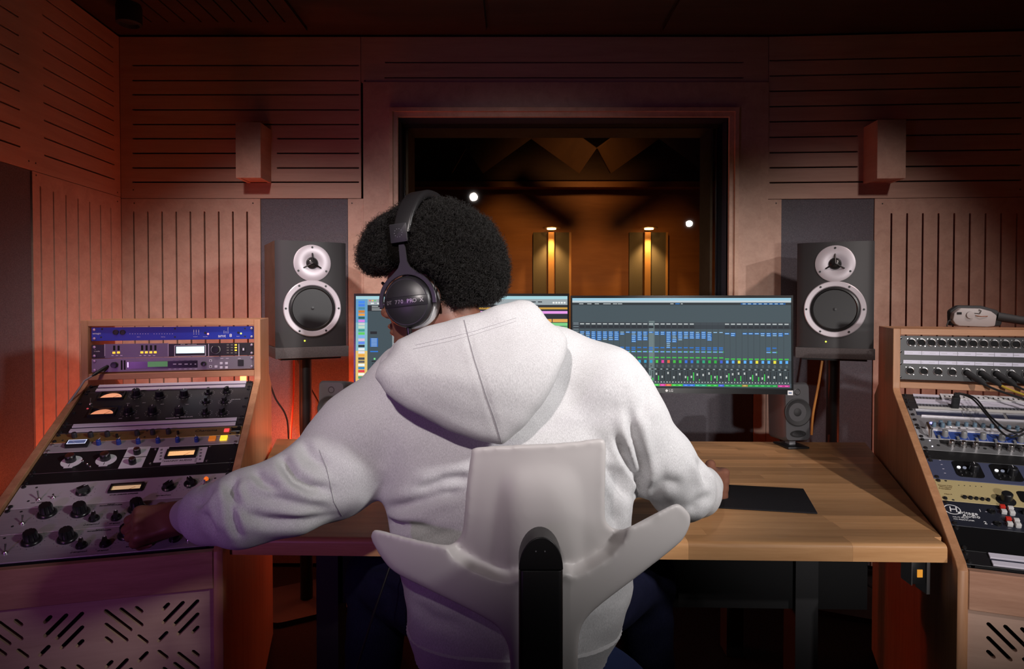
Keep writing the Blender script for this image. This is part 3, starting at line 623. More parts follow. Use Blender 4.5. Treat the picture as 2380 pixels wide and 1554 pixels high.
# ------------------------------------------------------------------ wooden rack cabinets
def cabinet(S, U, um, yaw, mirror, label):
    SW = .020; a = S.to_3x3() @ Vector((1, 0, 0)); b = Vector((-math.sin(yaw), math.cos(yaw), 0))
    B = Matrix.Translation((S.translation.x, S.translation.y, 0)) @ Matrix.Rotation(yaw, 4, 'Z')   # x width, y depth, z up
    Bi = B.inverted(); t = empty('rack_cabinet', B, label, 'rack', 'sloped wooden rack cabinets')
    s0 = Bi @ S.translation; s1 = Bi @ (S @ Vector((0, -17 * um, 0))); u0 = Bi @ U.translation; u1 = Bi @ (U @ Vector((0, -3.28 * UM, 0)))
    lift = .006; zt = u0.z + .022
    prof = [(s1.y - .030, 0.0), (s1.y - .030, s1.z + lift - .012), (s1.y - .012, s1.z + lift + .001), (s0.y + .0, s0.z + lift), (u1.y - .012, u1.z - .022), (u1.y - .012, u1.z), (u0.y - .012, zt), (u0.y + .24, zt), (u0.y + .24, s0.z), (s0.y + .34, s0.z - .05), (s0.y + .34, 0.0)]
    x0, x1 = -.003, PW + .003
    for xx in ((x0 - SW, x0), (x1, x1 + SW)):
        MB().prism(prof, xx[0], xx[1], lambda yy, zz, q: (q, yy, zz)).build('side_panel', BEECHV, t, bevel=.0012, segs=1)
    MB().box(x0, x1, u0.y - .012, u0.y + .24, zt - .019, zt).build('top_board', BEECHH, t, bevel=.001, segs=1)
    MB().box(x0, x1, u1.y - .010, u1.y + .22, u1.z - .021, u1.z - .002).build('shelf_board', BEECHH, t, bevel=.001, segs=1)
    fz = s1.z - .004
    MB().box(x0, x1, s1.y - .032, s1.y - .010, fz - .085, fz).build('front_beam', PINKW, t, bevel=.0015, segs=1)
    # vent panel with crossing slots
    hol = []; pw = x1 - x0; zb, ztp = .06, fz - .088
    for cx in (x0 + pw * .27, x0 + pw * .74):
        cz = ztp - .118; g, A_ = .012, .092
        for sx_ in (1, -1):
            for sz_ in (1, -1):
                for k in range(-2, 3):
                    off = k * .030; segs = [(max(g, g + off) + .010 * (k != 0), min(A_, A_ + off))] if k else [(g, g + .016), (g + .032, A_)]
                    for p0, p1 in segs: hol.append(slot(cx + sx_ * p0, cz + sz_ * (p0 - off), cx + sx_ * p1, cz + sz_ * (p1 - off), .0085, 3))
    vp = sheet('vent_panel', [(x0, zb), (x1, zb), (x1, ztp), (x0, ztp)], hol, .012, PLYH, t, Matrix(((1, 0, 0, 0), (0, 0, -1, s1.y - .008), (0, 1, 0, 0), (0, 0, 0, 1))))
    MB().box(x0, x1, s1.y + .03, s1.y + .034, .03, ztp).build('lining', DARK, t)
    MB().box(x0, x1, s0.y + .32, s0.y + .335, .03, s0.z - .06).build('back_panel', DARK, t)
    MB().box(x0, x1, s1.y - .02, s0.y + .30, .03, .05).build('bottom_board', BEECHH, t)
    # dark rack strips the units are screwed to
    for xx in (x0 + .001, x1 - .014):
        p0, p1 = Bi @ (S @ Vector((0, 0, -.016))), Bi @ (S @ Vector((0, -17 * um, -.016)))
        MB().add([(xx, p0.y, p0.z), (xx + .013, p0.y, p0.z), (xx + .013, p1.y, p1.z), (xx, p1.y, p1.z), (xx, p0.y, p0.z + .008), (xx + .013, p0.y, p0.z + .008), (xx + .013, p1.y, p1.z + .008), (xx, p1.y, p1.z + .008)],
                 [(0, 1, 2, 3), (4, 7, 6, 5), (0, 4, 5, 1), (1, 5, 6, 2), (2, 6, 7, 3), (3, 7, 4, 0)]).build('rack_rail', BLKM, t)
    return t
cabL = cabinet(LS, LU, UM, LSY, 1, 'sloped beech rack cabinet full of audio gear, left of the person')
cabR = cabinet(RS, RU, RUM, RSY, -1, 'sloped beech rack cabinet full of audio gear, cut by the right edge')
# red light tubes behind the racks
def tube_lamp(p, hh, power, label, colr=(1, .13, .03)):
    t = empty('light_tube', p, label, 'lamp', 'red light tubes behind the racks')
    MB().cyl((0, 0, 0), .03, .02).build('base', BLKM, t); MB().cyl((0, 0, .02), .008, hh - .5, 14).build('pole', BLKM, t); MB().cyl((0, 0, hh - .48), .012, .48, 14).build('tube', mat('tube_glow', (1, .2, .1), .5, emit=(1, .16, .05), es=6), t)
    point('light_tube_glow', (p[0], p[1], p[2] + hh - .24), power, colr, .03)
tube_lamp(Vector((-1.085, 2.60, .0005)), 1.04, .7, 'upright red light tube glowing behind the left rack cabinet')
def light_bar(p, ln, yaw, power, label):
    t = empty('light_bar', Matrix.Translation((p[0], p[1], 0)) @ Matrix.Rotation(yaw, 4, 'Z'), label, 'lamp', 'red light bars on the floor stands')
    MB().box(-ln / 2, ln / 2, -.018, .018, p[2] - .03, p[2] - .005).build('housing', BLKM, t); MB().box(-ln / 2 + .01, ln / 2 - .01, -.012, .012, p[2] - .005, p[2]).build('diffuser', mat('tube_glow', (1, .2, .1), .5), t)
    for s in (-1, 1): MB().cyl((s * ln * .42, 0, .0005), .010, p[2] - .0305, 12).build('leg', BLKM, t)
    for s in (-.3, .3): q = Vector((p[0], p[1], p[2] + .03)) + Vector((math.cos(yaw), math.sin(yaw), 0)) * ln * s; point('light_bar_glow', q, power / 2, (1, .115, .03), .03)
light_bar((-.90, 2.93, .60), .62, .0, 11, 'red light bar behind the desk under the left studio speaker')
light_bar((-1.70, 2.45, .60), .6, math.radians(93.5), .8, 'red light bar along the left wall behind the rack')
light_bar((1.86, 2.66, .60), .5, -.05, .8, 'red light bar behind the right rack cabinet')
# ------------------------------------------------------------------ shared small parts
def L_(prof, n, m, name, **k): return MB().lathe(prof, n, **k).mesh(name, m)
KB = mat('knob_black', (.012, .012, .014), .28); BLUEK = mat('knob_blue', (.02, .05, .30), .4); SLATEK = mat('knob_slate', (.13, .20, .27), .45)
SCREW = L_([(.0052, 0), (.0052, .001), (.0042, .0035), (.0015, .0042), (.001, .003)], 14, mat('rack_screw', (.06, .06, .065), .3, .8), 'rack_screw')
SCREWS = L_([(.0048, 0), (.0048, .001), (.004, .003), (.001, .0034)], 14, mat('rack_screw_steel', (.5, .47, .48), .35, .9), 'rack_screw')
HOLE = L_([(.0028, 0), (.0028, .0005)], 12, INK, 'panel_hole')
DAV = MB().lathe([(.0205, 0), (.0205, .002), (.0185, .005), (.0150, .007)], 36).lathe([(.0145, .006), (.0140, .022), (.0125, .0255), (.004, .026)], 54, lobes=9, amp=.13, lz=(0, .0255)).mesh('knob', KB)
def pointer_mesh(r, hgt, ln):
    b = MB().lathe([(r, 0), (r, .003), (r * .82, hgt * .35)], 28); w = r * .42
    b.add([(-w, -ln * .75, 0), (w, -ln * .75, 0), (w, ln * .55, 0), (0, ln, 0), (-w, ln * .55, 0), (-w * .8, -ln * .6, hgt), (w * .8, -ln * .6, hgt), (w * .8, ln * .4, hgt), (0, ln * .78, hgt * .93), (-w * .8, ln * .4, hgt)],
          [(4, 3, 2, 1, 0), (5, 6, 7, 8, 9), (0, 1, 6, 5), (1, 2, 7, 6), (2, 3, 8, 7), (3, 4, 9, 8), (4, 0, 5, 9)])
    return b.mesh('knob', KB)
PTR = pointer_mesh(.0120, .018, .0135); PTRB = pointer_mesh(.0160, .017, .0175)
CAPK = L_([(.0068, 0), (.0066, .013), (.0055, .0148), (.001, .015)], 18, mat('knob_charcoal', (.03, .03, .036), .45), 'knob')
BLK_S = MB().lathe([(.0062, 0), (.0058, .013), (.0045, .0145), (.001, .0148)], 12).mesh('knob', BLUEK)
SLK = L_([(.0058, 0), (.0050, .012), (.004, .0135), (.001, .0138)], 14, SLATEK, 'knob')
MICK = L_([(.0035, 0), (.0035, .010), (.001, .0105)], 12, BLK, 'knob')
CHRK = L_([(.0085, 0), (.0085, .004), (.0070, .0045), (.0070, .017), (.0060, .0185), (.001, .019)], 20, STEEL, 'knob')
GRYK = L_([(.0085, 0), (.0070, .018), (.006, .0195), (.001, .02)], 18, mat('knob_grey', (.33, .33, .34), .4, .4), 'knob')
ALK = MB().lathe([(.0125, 0), (.0122, .015), (.0118, .0155)], 28).mesh('knob', KB); ALT = L_([(.0108, 0), (.0105, .0035), (.001, .0042)], 28, STEEL, 'cap')
ALKs = MB().lathe([(.0090, 0), (.0088, .014), (.0085, .0145)], 24).mesh('knob', KB); ALTs = L_([(.0078, 0), (.0075, .003), (.001, .0036)], 24, STEEL, 'cap')
TICK = MB().box(-.0006, .0006, 0, .009, 0, .0006).mesh('pointer_line', WHITE)
def cyl_mesh(r, h, m, name, n=18): return L_([(r, 0), (r, h * .8), (r * .85, h), (.0005, h)], n, m, name)
class Unit:
    def __init__(s, name, label, cat, F, v0, v1, plate, um=UM, group='rack units', w=PW, ears=True, depth=.035, scr=SCREW):
        s.F, s.v1, s.h = F, v1 * um, (v1 - v0) * um - .0008
        s.M = F @ Matrix.Translation((0, -s.v1, 0)); s.t = empty(name, s.M, label, cat, group)
        MB().box(0, w, 0, s.h, -.003, 0).build('faceplate', plate, s.t, bevel=.0005, segs=1)
        if depth: MB().box(.018, w - .018, .003, s.h - .003, -depth, -.003).build('chassis', BLKM, s.t)
        if ears:
            nrow = 2 if s.h > .03 else 1
            for x in (.0085, w - .0085):
                for y in ((.0075, s.h - .0075) if s.h < .1 else (.0075, s.h * .36, s.h * .64, s.h - .0075)):
                    inst('rack_screw', scr, s.t, (x, y, 0))
    def p(s, q, w=0.0):
        x, y = loc(s.F, q[0], q[1], w); return x, y + s.v1
    def put(s, name, me, q, z=0.0, rot=0, par=None, w=0.0):
        x, y = s.p(q, w); o = inst(name, me, par or s.t, Matrix.Translation((x, y, z)) @ Matrix.Rotation(rot, 4, 'Z')); return o
    def knob(s, me, q, rot=0, line=None):
        o = s.put('knob', me, q, .0002, rot)
        if line: inst('pointer_line', TICK, o, Matrix.Translation((0, line[0], line[1])))
        return o
    def box(s, name, a, b, z0, z1, m, bevel=0, par=None, w=0.0):
        (x0, y0), (x1, y1) = s.p(a, w), s.p(b, w); x0, x1 = sorted((x0, x1)); y0, y1 = sorted((y0, y1))
        return MB().box(x0, x1, y0, y1, z0, z1).build(name, m, par or s.t, bevel=bevel, segs=1)
    def txt(s, st, q, size, m, **k):
        x, y = s.p(q); return text(st, size, m, s.t, x, y, **k)
    def vu(s, q, w, h, fw=.006, em=(1, .55, .25), es=1.0, round_=False, red=True):
        x, y = s.p(q); d = .006
        o = MB()
        for a, b, c, e in ((-w / 2 - fw, w / 2 + fw, h / 2, h / 2 + fw), (-w / 2 - fw, w / 2 + fw, -h / 2 - fw, -h / 2), (-w / 2 - fw, -w / 2, -h / 2, h / 2), (w / 2, w / 2 + fw, -h / 2, h / 2)): o.box(a, b, c, e, 0, d)
        fr_ = o.build('meter', BLK, s.t, Matrix.Translation((x, y, .0001)))
        face = mat('meter_face_%d' % int(es * 100), (.8, .6, .4), .6, emit=em, es=es)
        if round_:
            pts = [(-w / 2, -h / 2), (w / 2, -h / 2)] + [(w / 2 * math.cos(t), -h / 2 + h * math.sin(t)) for t in np.linspace(.15, math.pi - .15, 14)]
            MB().prism(pts, .0006, .0012).build('dial', face, fr_); MB().box(-w / 2, w / 2, -h / 2, h / 2, .0001, .0005).build('dial_surround', BLKP, fr_)
        else: MB().box(-w / 2, w / 2, -h / 2, h / 2, .0004, .001).build('dial', face, fr_)
        sc = MB()
        for k in range(11):
            t = math.radians(140 - 10 * k); rr = w * .50 if not round_ else w * .40
            cy_ = -h * .75 if not round_ else -h * .5
            x_, y_ = rr * 1.05 * math.cos(t), cy_ + rr * 1.05 * math.sin(t)
            if abs(x_) < w / 2 - .001 and abs(y_) < h / 2 - .001: sc.box(x_ - .0003, x_ + .0003, y_ - .0008, y_ + .0008, .0012, .0014)
        if sc.v: sc.build('scale', INK, fr_)
        MB().tube([(w * .02, -h * .48, .0022), (w * .30, h * .10, .0022)], .0004, 5).build('needle', mat('needle_red', (.5, .03, .02), .5) if red else INK, fr_)
        return fr_
    def toggle(s, q, dx=0.0, dy=.006, hgt=.014):
        x, y = s.p(q); o = L_([(.0055, 0), (.0055, .002), (.004, .0035), (.003, .005)], 12, STEEL, 'toggle_base')
        o = inst('toggle_switch', o, s.t, (x, y, .0001)); MB().tube([(0, 0, .003), (dx, dy, hgt)], [.0013, .0022], 8).build('lever', STEEL, o); return o
    def led(s, q, r, c, es=2.0, name='indicator'):
        x, y = s.p(q); key = 'led_%d_%d_%d_%d' % (*[int(v * 100) for v in c], int(es * 10))
        return inst(name, L_([(r, 0), (r, .001), (r * .6, .002), (.0003, .0023)], 12, mat(key, c, .4, emit=c, es=es), name), s.t, (x, y, .0001))
    def hole(s, q): return s.put('panel_hole', HOLE, q, .0001)
    def ring(s, q, n, r, m=WHITE, a0=-230, a1=50):
        x, y = s.p(q); b = MB()
        for k in range(n):
            a = math.radians(a0 + (a1 - a0) * k / (n - 1)); b.box(x + r * math.cos(a) - .0006, x + r * math.cos(a) + .0006, y + r * math.sin(a) - .0006, y + r * math.sin(a) + .0006, .0001, .0004)
        return b.build('dial_marks', m, s.t)
# ================================================================== left cabinet, upright part
u = Unit('midi_interface', 'royal blue one-space rack unit at the top of the left rack', 'rack unit', LU, 0, .98, mat('blue_panel', (.012, .035, .36), .35, .1), scr=SCREWS)
for q in ((460, 268), (543, 268)): u.put('socket', L_([(.0082, 0), (.0082, .003), (.006, .0032), (.0055, .001)], 20, BLK, 'socket'), Z1(*q))
for k in range(8): u.led(Z1(632 + 31 * k, 287), .0011, (.55, .5, .45), .15); u.led(Z1(922 + 31.5 * k, 287), .0011, (.55, .5, .45), .15)
for k in range(3):
    u.led(Z1(1400 + 30 * k, 289), .0013, (.5, .45, .3), .15)
    u.box('marking', Z1(1396 + 30 * k, 238), Z1(1402 + 30 * k, 272), .0001, .0004, WHITE)
u.put('push_button', cyl_mesh(.0035, .003, BLK, 'push_button'), Z1(1538, 275)); u.led(Z1(1571, 288), .0030, (1, .22, .20), 2.5)
u.put('push_button', cyl_mesh(.0035, .003, BLK, 'push_button'), Z1(1937, 272)); u.led(Z1(1967, 283), .0028, (.7, .85, .1), 2)
u.txt('emagic', Z1(182, 283), .0085, WHITE); u.txt('amt', Z1(1690, 312), .0150, WHITE, sx=1.05); u.txt('8', Z1(1826, 308), .0150, WHITE, ext=.0005, sx=1.15)
for k, (a, b) in enumerate(((240, 285), (255, 285), (205, 285))): u.txt(('active', 'midi', 'transmitting')[k], Z1(1762 + 24 * k, 282), .0042, WHITE, rot=math.pi / 2)
u.txt('MIDI In', Z1(715, 325), .0032, WHITE); u.txt('MIDI Out', Z1(1005, 325), .0032, WHITE); u.txt('Computer', Z1(1392, 322), .0032, WHITE); u.txt('Status Panic', Z1(1510, 322), .0030, WHITE); u.txt('Power', Z1(1916, 318), .0032, WHITE)
for q in ((297, 230), (1173, 225), (1173, 325), (2015, 222), (2015, 318), (285, 328)): u.hole(Z1(*q))
u = Unit('speaker_controller', 'black rack unit with pale lit display and yellow buttons, under the blue unit', 'rack unit', LU, 1.24, 2.21, BLKP, scr=SCREWS)
u.box('grey_field', Z1(330, 410), Z1(1095, 565), .0001, .0006, mat('grey_field', (.16, .155, .17), .35, .4))
for x in (325, 1088, 1574, 1938): u.box('bracket_line', Z1(x, 408), Z1(x + 8, 555), .0006, .0010, LABEL)
for x in (430, 483): u.box('level_meter', Z1(x, 428), Z1(x + 26, 486), .0006, .0012, DARK)
for x in (766, 819, 872, 925): u.box('level_meter', Z1(x, 424), Z1(x + 26, 484), .0006, .0012, DARK)
YB_ = mat('yellow_button', (.9, .6, .05), .4, emit=(1, .62, .04), es=.9)
for x, y in ((440, 514), (495, 511), (776, 510), (830, 509), (884, 509), (937, 508)): u.box('push_button', Z1(x - 17, y - 12), Z1(x + 17, y + 12), .0006, .0022, YB_, .0005)
for x in (410, 463, 516, 745, 800, 855, 910): u.box('marking', Z1(x, 545), Z1(x + 26, 551), .0006, .0009, WHITE)
u.box('display_frame', Z1(1165, 428), Z1(1545, 550), .0001, .0008, LABEL); u.box('display_frame', Z1(1174, 434), Z1(1536, 544), .0008, .0012, BLK)
u.box('display', Z1(1188, 442), Z1(1526, 516), .0012, .0016, mat('lcd_pale', (.6, .8, .85), .3, emit=(.62, .86, .92), es=.95))
u.txt('DSP 206', Z1(1240, 415), .0038, WHITE); u.txt('DIGITAL CONTROLLER', Z1(1325, 416), .0026, WHITE)
u.knob(L_([(.0125, 0), (.012, .010), (.010, .012), (.001, .0118)], 28, KB, 'knob'), Z1(1662, 475)); u.ring(Z1(1662, 475), 40, .0138)
for i in range(4):
    for j in range(3):
        c = YB_ if j == 2 and i < 3 else mat('dim_button', (.12, .11, .10), .5); u.box('push_button', Z1(1795 + 48 * j, 412 + 32 * i), Z1(1822 + 48 * j, 428 + 32 * i), .0001, .0015, c, .0004)
u.box('power_switch', Z1(1975, 448), Z1(2020, 495), .0001, .003, BLK, .0006); u.box('switch_mark', Z1(1988, 458), Z1(2006, 486), .003, .0033, LABEL)
u.txt('the', Z1(200, 476), .0040, WHITE); u.txt('t.racks', Z1(200, 497), .0062, WHITE)
u = Unit('effects_processor', 'grey rack unit with dark green display, lowest of the three upright units', 'rack unit', LU, 2.23, 3.22, mat('taupe_panel', (.22, .205, .225), .36, .4), scr=SCREWS)
u.knob(L_([(.0098, 0), (.0095, .008), (.008, .0095), (.001, .009)], 24, KB, 'knob'), Z1(446, 660))
for x in (522, 558): u.box('vent_slot', Z1(x, 605), Z1(x + 20, 718), .0001, .0008, DARK)
u.box('display_window', Z1(598, 625), Z1(1445, 690), .0001, .0010, BLKG); u.box('display', Z1(845, 622), Z1(1085, 680), .0010, .0014, mat('lcd_green', (.03, .08, .03), .3, emit=(.05, .16, .04), es=1.0))
u.box('edge_glint', Z1(600, 628), Z1(616, 690), .0010, .0014, mat('violet_glint', (.8, .6, 1), .4, emit=(.8, .65, 1), es=.8))  # violet reflection streak put in as a glowing strip, not a lamp
for x in (1150, 1215, 1288, 1355, 1410): u.box('marking', Z1(x, 646), Z1(x + (40 if x < 1290 else 18), 655), .0010, .0013, LABEL)
for k in range(5): u.txt(('EDIT', 'UTIL', 'PROG', 'TEMPO', 'BYP')[k], Z1(1150 + 65 * k, 606), .0030, INK)
for k in range(6): u.box('marking', Z1(1095 + 63 * k, 706), Z1(1125 + 63 * k, 712), .0001, .0004, LABEL)
u.knob(L_([(.0078, 0), (.0075, .009), (.006, .0105), (.001, .010)], 24, KB, 'knob'), Z1(1518, 645))
for x, y in ((1602, 610), (1602, 680), (1667, 680), (1730, 640), (1793, 640), (1730, 690), (1793, 690)): u.box('push_button', Z1(x - 17, y - 14), Z1(x + 17, y + 14), .0001, .0022, LABEL if y > 630 or x < 1610 else GREY, .0004)
for x in (1602,):
    for y in (610, 680): u.box('button_mark', Z1(x - 8, y - 7), Z1(x + 8, y + 7), .0022, .0025, INK)
u.box('power_switch', Z1(1930, 598), Z1(1998, 672), .0001, .003, BLK, .0006)
for x in (1720, 1785, 1930): u.box('marking', Z1(x, 580), Z1(x + 34, 585), .0001, .0004, LABEL)
u.put('jack_socket', L_([(.005, 0), (.005, .0015), (.003, .0018)], 14, BLK, 'jack_socket'), Z1(358, 678))
j0 = u.M @ Vector((*u.p(Z1(362, 678)), 0)); n0 = u.M.to_3x3() @ Vector((0, 0, 1)); d0 = (n0 * .8 + Vector((-.55, 0, -.45))).normalized()
plug = empty('jack_plug', j0 + n0 * .0028, 'black jack plug with grey cable plugged into the grey rack unit', 'plug')
MB().tube([Vector(), d0 * .012, d0 * .045, d0 * .055], [.004, .0055, .005, .003], 12).build('body', BLK, plug)
e0 = j0 + d0 * .053; rel = lambda p: p - plug.location
pts = [e0, e0 + d0 * .03, at(183, 905, 1.96), at(150, 950, 1.90), at(118, 1008, 1.80)]
MB().tube([rel(p) for p in pts], .0028, 8).build('cable', mat('cable_grey', (.35, .33, .36), .5), plug)
# ================================================================== left cabinet, sloped part
def strip_unit(F, v0, v1, ys, label, um=UM, name='patch_strip', x0=.030, x1=PW - .020):
    u = Unit(name, label, 'rack unit', F, v0, v1, BLKP, um=um, depth=.03)
    for a, b in ys: MB().box(x0, x1, u.h * a, u.h * b, .0001, .0045).build('label_strip', LABEL, u.t, bevel=.0008, segs=1)
    MB().box(x0, x1, u.h * .46, u.h * .54, .0001, .0012).build('jack_row', mat('strip_navy', (.02, .022, .05), .5), u.t)
    return u
strip_unit(LS, 0, 1, ((.60, .95), (.05, .40)), 'pair of pale label strips at the top of the left slope')
strip_unit(LS, 5, 6, ((.60, .95), (.05, .40)), 'pair of pale label strips just above the gold unit')
u = Unit('tube_compressor', 'large black compressor with two orange half-round meters and dark knobs', 'rack unit', LS, 1, 5, BLKP)
for q in ((415, 1038), (305, 1235)):
    x, y = u.p(Z1(*q)); m_ = u.vu(Z1(*q), .062, .033, .004, (1, .33, .14), .62, True, False)
    w_, h_ = .085, .062; 
    MB().prism([(-w_ / 2, -h_ / 2), (w_ / 2, -h_ / 2), (w_ / 2, h_ / 2), (-w_ / 2, h_ / 2)], 0, .0004).build('bezel', BLKG, m_, Matrix.Translation((0, .006, -.0001)))
BIGK = MB().lathe([(.0155, 0), (.0155, .002), (.0125, .005)], 30).lathe([(.0120, .004), (.0112, .020), (.010, .022), (.001, .0222)], 48, lobes=8, amp=.10, lz=(0, .0215)).mesh('knob', mat('knob_navy', (.012, .012, .018), .3))
for q, rr in (((712, 1030), .3), ((990, 1045), -.1), ((1285, 1035), .1), ((1795, 985), -.5), ((1575, 1000), .1), ((615, 1235), .2), ((905, 1235), .1), ((1225, 1245), 0), ((1540, 1240), -.2), ((1745, 1240), -.5), ((1545, 1105), .2), ((1770, 1105), -.3)):
    sm = q[0] > 1400; k = u.knob(PTR if sm else BIGK, Z1(*q), rr, (.001, .0225) if not sm else None); u.ring(Z1(*q), 11, .021 if not sm else .018)
u.toggle(Z1(158, 1135), 0, .008, .018); u.led(Z1(122, 1188), .003, (.7, .08, .10), .5)
for q in ((590, 1125), (780, 1118), (1000, 1135), (1300, 1137), (700, 1158), (495, 1308), (695, 1302)): u.txt('INPUT', Z1(*q), .0032, WHITE)
u.txt('MODEL SA-670', Z1(1235, 1290), .0052, WHITE)
for k in range(9): u.box('marking', Z1(1062 + 18 * k, 1300 - k * .8), Z1(1074 + 18 * k, 1306 - k * .8), .0001, .0004, LABEL)
for k, s in enumerate(('DUAL CHANNEL', 'LINK', 'SPLIT')): u.txt(s, Z1(1850 - 20 * k, 1078 + 18 * k), .0036, WHITE)
u = Unit('saturation_unit', 'narrow gold rack unit with dark knobs and a red lit button', 'rack unit', LS, 6, 7, mat('gold_panel', (.33, .215, .075), .36, .5))
for q in ((412, 245), (580, 240), (750, 233), (1055, 222), (1215, 213), (1375, 206)): u.knob(CAPK, Z2(*q))
for q in ((848, 245), (1472, 213)): u.knob(MICK, Z2(*q))
u.txt('Charisma', Z2(1640, 183), .0150, INK, shear=.25, sx=1.05)
u.box('push_button', Z2(1948, 164), Z2(1992, 190), .0001, .003, mat('red_button', (.8, .05, .05), .4, emit=(1, .06, .06), es=1.1), .0008)
u.box('power_switch', Z2(2020, 156), Z2(2108, 188), .0001, .003, BLKG, .0006)
for q in ((330, 212), (290, 278), (1155, 180), (1128, 243), (2005, 210), (2020, 148)): u.hole(Z2(*q))
u = Unit('bus_processor', 'light grey rack unit with blue knobs and small white-lit meter', 'rack unit', LS, 7, 8, mat('light_grey_panel', (.42, .39, .42), .4, .2), scr=SCREWS)
x, y = u.p(Z2(440, 335)); hb = MB().box(-.027, .027, -.010, .013, 0, .012).build('meter', BLK, u.t, Matrix.Translation((x, y, .0002)), bevel=.0015)
MB().box(-.022, .022, -.007, .011, .0122, .0126).build('dial', mat('meter_blue', (.1, .12, .2), .3, emit=(.10, .13, .28), es=.5), hb)
for a, b, c, d in ((-.022, .022, .010, .0112), (-.022, .022, -.0072, -.006), (-.0222, -.021, -.007, .011), (.021, .0222, -.007, .011)): MB().box(a, b, c, d, .0124, .013).build('dial_edge', mat('white_lit', (.8, .85, 1), .4, emit=(.75, .8, 1), es=.8), hb)
MB().tube([(.0, -.006, .0132), (-.012, .006, .0132)], .0004, 5).build('needle', WHITE, hb)
for k, q in enumerate(((660, 320), (866, 315), (1066, 308), (1268, 300), (1468, 292), (1663, 288))): u.knob(BLK_S, Z2(*q), -.3 + .15 * k, (.001, .0149))
u.box('push_button', Z2(1793, 246), Z2(1851, 285), .0001, .005, mat('orange_button', (.8, .28, .03), .4, emit=(1, .25, .02), es=.30), .0008)
u.box('push_button', Z2(1910, 240), Z2(1970, 280), .0001, .005, mat('yellow_lit_button', (1, .7, .05), .4, emit=(1, .62, .03), es=1.1), .0008)
u.txt('COMP', Z2(185, 342), .005, mat('grey_print', (.2, .19, .2), .6))
u = Unit('limiting_amplifier', 'black rack unit with silver-topped knobs and warm lit meter', 'rack unit', LS, 8, 10, BLKP)
DIAL = L_([(.0245, 0), (.0245, .0008), (.001, .001)], 40, WHITE, 'dial_plate')
for q in ((380, 495), (735, 478)):
    d = u.put('dial_plate', DIAL, Z2(*q)); x, y = u.p(Z2(*q)); MB().box(-.010, .010, -.0275, -.020, 0, .0010).build('dial_tab', WHITE, d)
    k = u.put('knob', ALK, Z2(q[0] - 6, q[1] - 6), .0012); inst('cap', ALT, k, (0, 0, .0155)); u.ring(Z2(*q), 11, .020, INK)
    MB().box(-.0006, .0006, -.0225, -.012, .001, .0014).build('pointer_line', INK, d)
for q, (a, b, c, d) in (((1055, 415), (962, 352, 1150, 440)), ((1008, 515), (908, 462, 1098, 555))):
    u.box('switch_plate', Z2(a, b), Z2(c, d), .0001, .0008, WHITE); k = u.put('knob', ALKs, Z2(*q), .0010); inst('cap', ALTs, k, (0, 0, .0145))
u.vu(Z2(1508, 418), .066, .027, .006, (1, .52, .20), .85)
u.box('name_strip', Z2(1312, 476), Z2(1655, 514), .0001, .0010, WHITE); u.txt('HANNY AUDIO', Z2(1325, 497), .0088, INK, z=.0014, sx=1.12)
for xa, xb in ((1262, 1322), (1668, 1730)): u.box('button_strip', Z2(xa + 18, 352), Z2(xb, 500), .0001, .0010, WHITE)
for x in (1290, 1694):
    for k in range(4): u.box('push_button', Z2(x - 4 * k + 6, 372 + 32 * k), Z2(x - 4 * k + 20, 386 + 32 * k), .0010, .0022, GREY)
for q in ((540, 520), (570, 545), (1185, 517), (1240, 370), (1800, 342), (1765, 488), (495, 490)): u.put('jewel', cyl_mesh(.003, .003, STEEL, 'jewel', 12), Z2(*q))
Unit('blank_panel', 'plain black blank panel between the meter unit and the white amplifier', 'panel', LS, 10, 11, mat('blank_black', (.010, .010, .011), .5))
CREAM = mat('white_panel', (.52, .50, .52), .42, .05)
u = Unit('levelling_amplifier', 'white-grey levelling amplifier with a centre meter and black pointer knobs', 'rack unit', LS, 11, 13, CREAM)
for q, r_ in (((820, 270), -.9), ((1665, 225), -.6), ((1882, 185), .6)):
    k = u.knob(PTRB, Z3(*q), r_); inst('pointer_line', TICK, k, Matrix.Translation((0, .004, .0172))); u.ring(Z3(*q), 11, .026, INK)
u.vu(Z3(1250, 232), .066, .021, .005, (.95, .62, .30), .42)
u.txt('KT-2A LEVELING AMPLIFIER', Z3(1082, 300), .0052, INK); u.txt('PEAK REDUCTION', Z3(1540, 308), .004, INK); u.txt('GAIN', Z3(820, 308), .004, INK); u.txt('METER', Z3(1838, 232), .004, INK)
u.toggle(Z3(385, 345), -.003, .010, .020); u.toggle(Z3(528, 325), .002, -.002, .012); u.toggle(Z3(2020, 205), 0, .007)
u.put('jewel_mount', L_([(.0065, 0), (.0065, .006), (.005, .007)], 16, STEEL, 'jewel_mount'), Z3(2040, 165))
x, y = u.p(Z3(2040, 165)); inst('jewel_lamp', L_([(.0058, 0), (.0055, .004), (.003, .0075), (.0005, .0085)], 16, mat('jewel_orange', (.8, .2, .03), .2, emit=(1, .18, .02), es=.7), 'jewel_lamp'), u.t, (x, y, .007))
for q in ((362, 224), (280, 358), (2125, 132), (115, 406), (90, 438)): u.hole(Z3(*q))
u.txt('LIMIT   COMPRESS', Z3(305, 378), .0036, INK)
BRUSH = fuzzy('brushed_silver', (.50, .48, .51), (.36, .34, .37), 260, .34, .12, stretch=(.02, 1.2, 1)); bsdf(BRUSH).inputs['Metallic'].default_value = .35; bsdf(BRUSH).inputs['Specular IOR Level'].default_value = .5
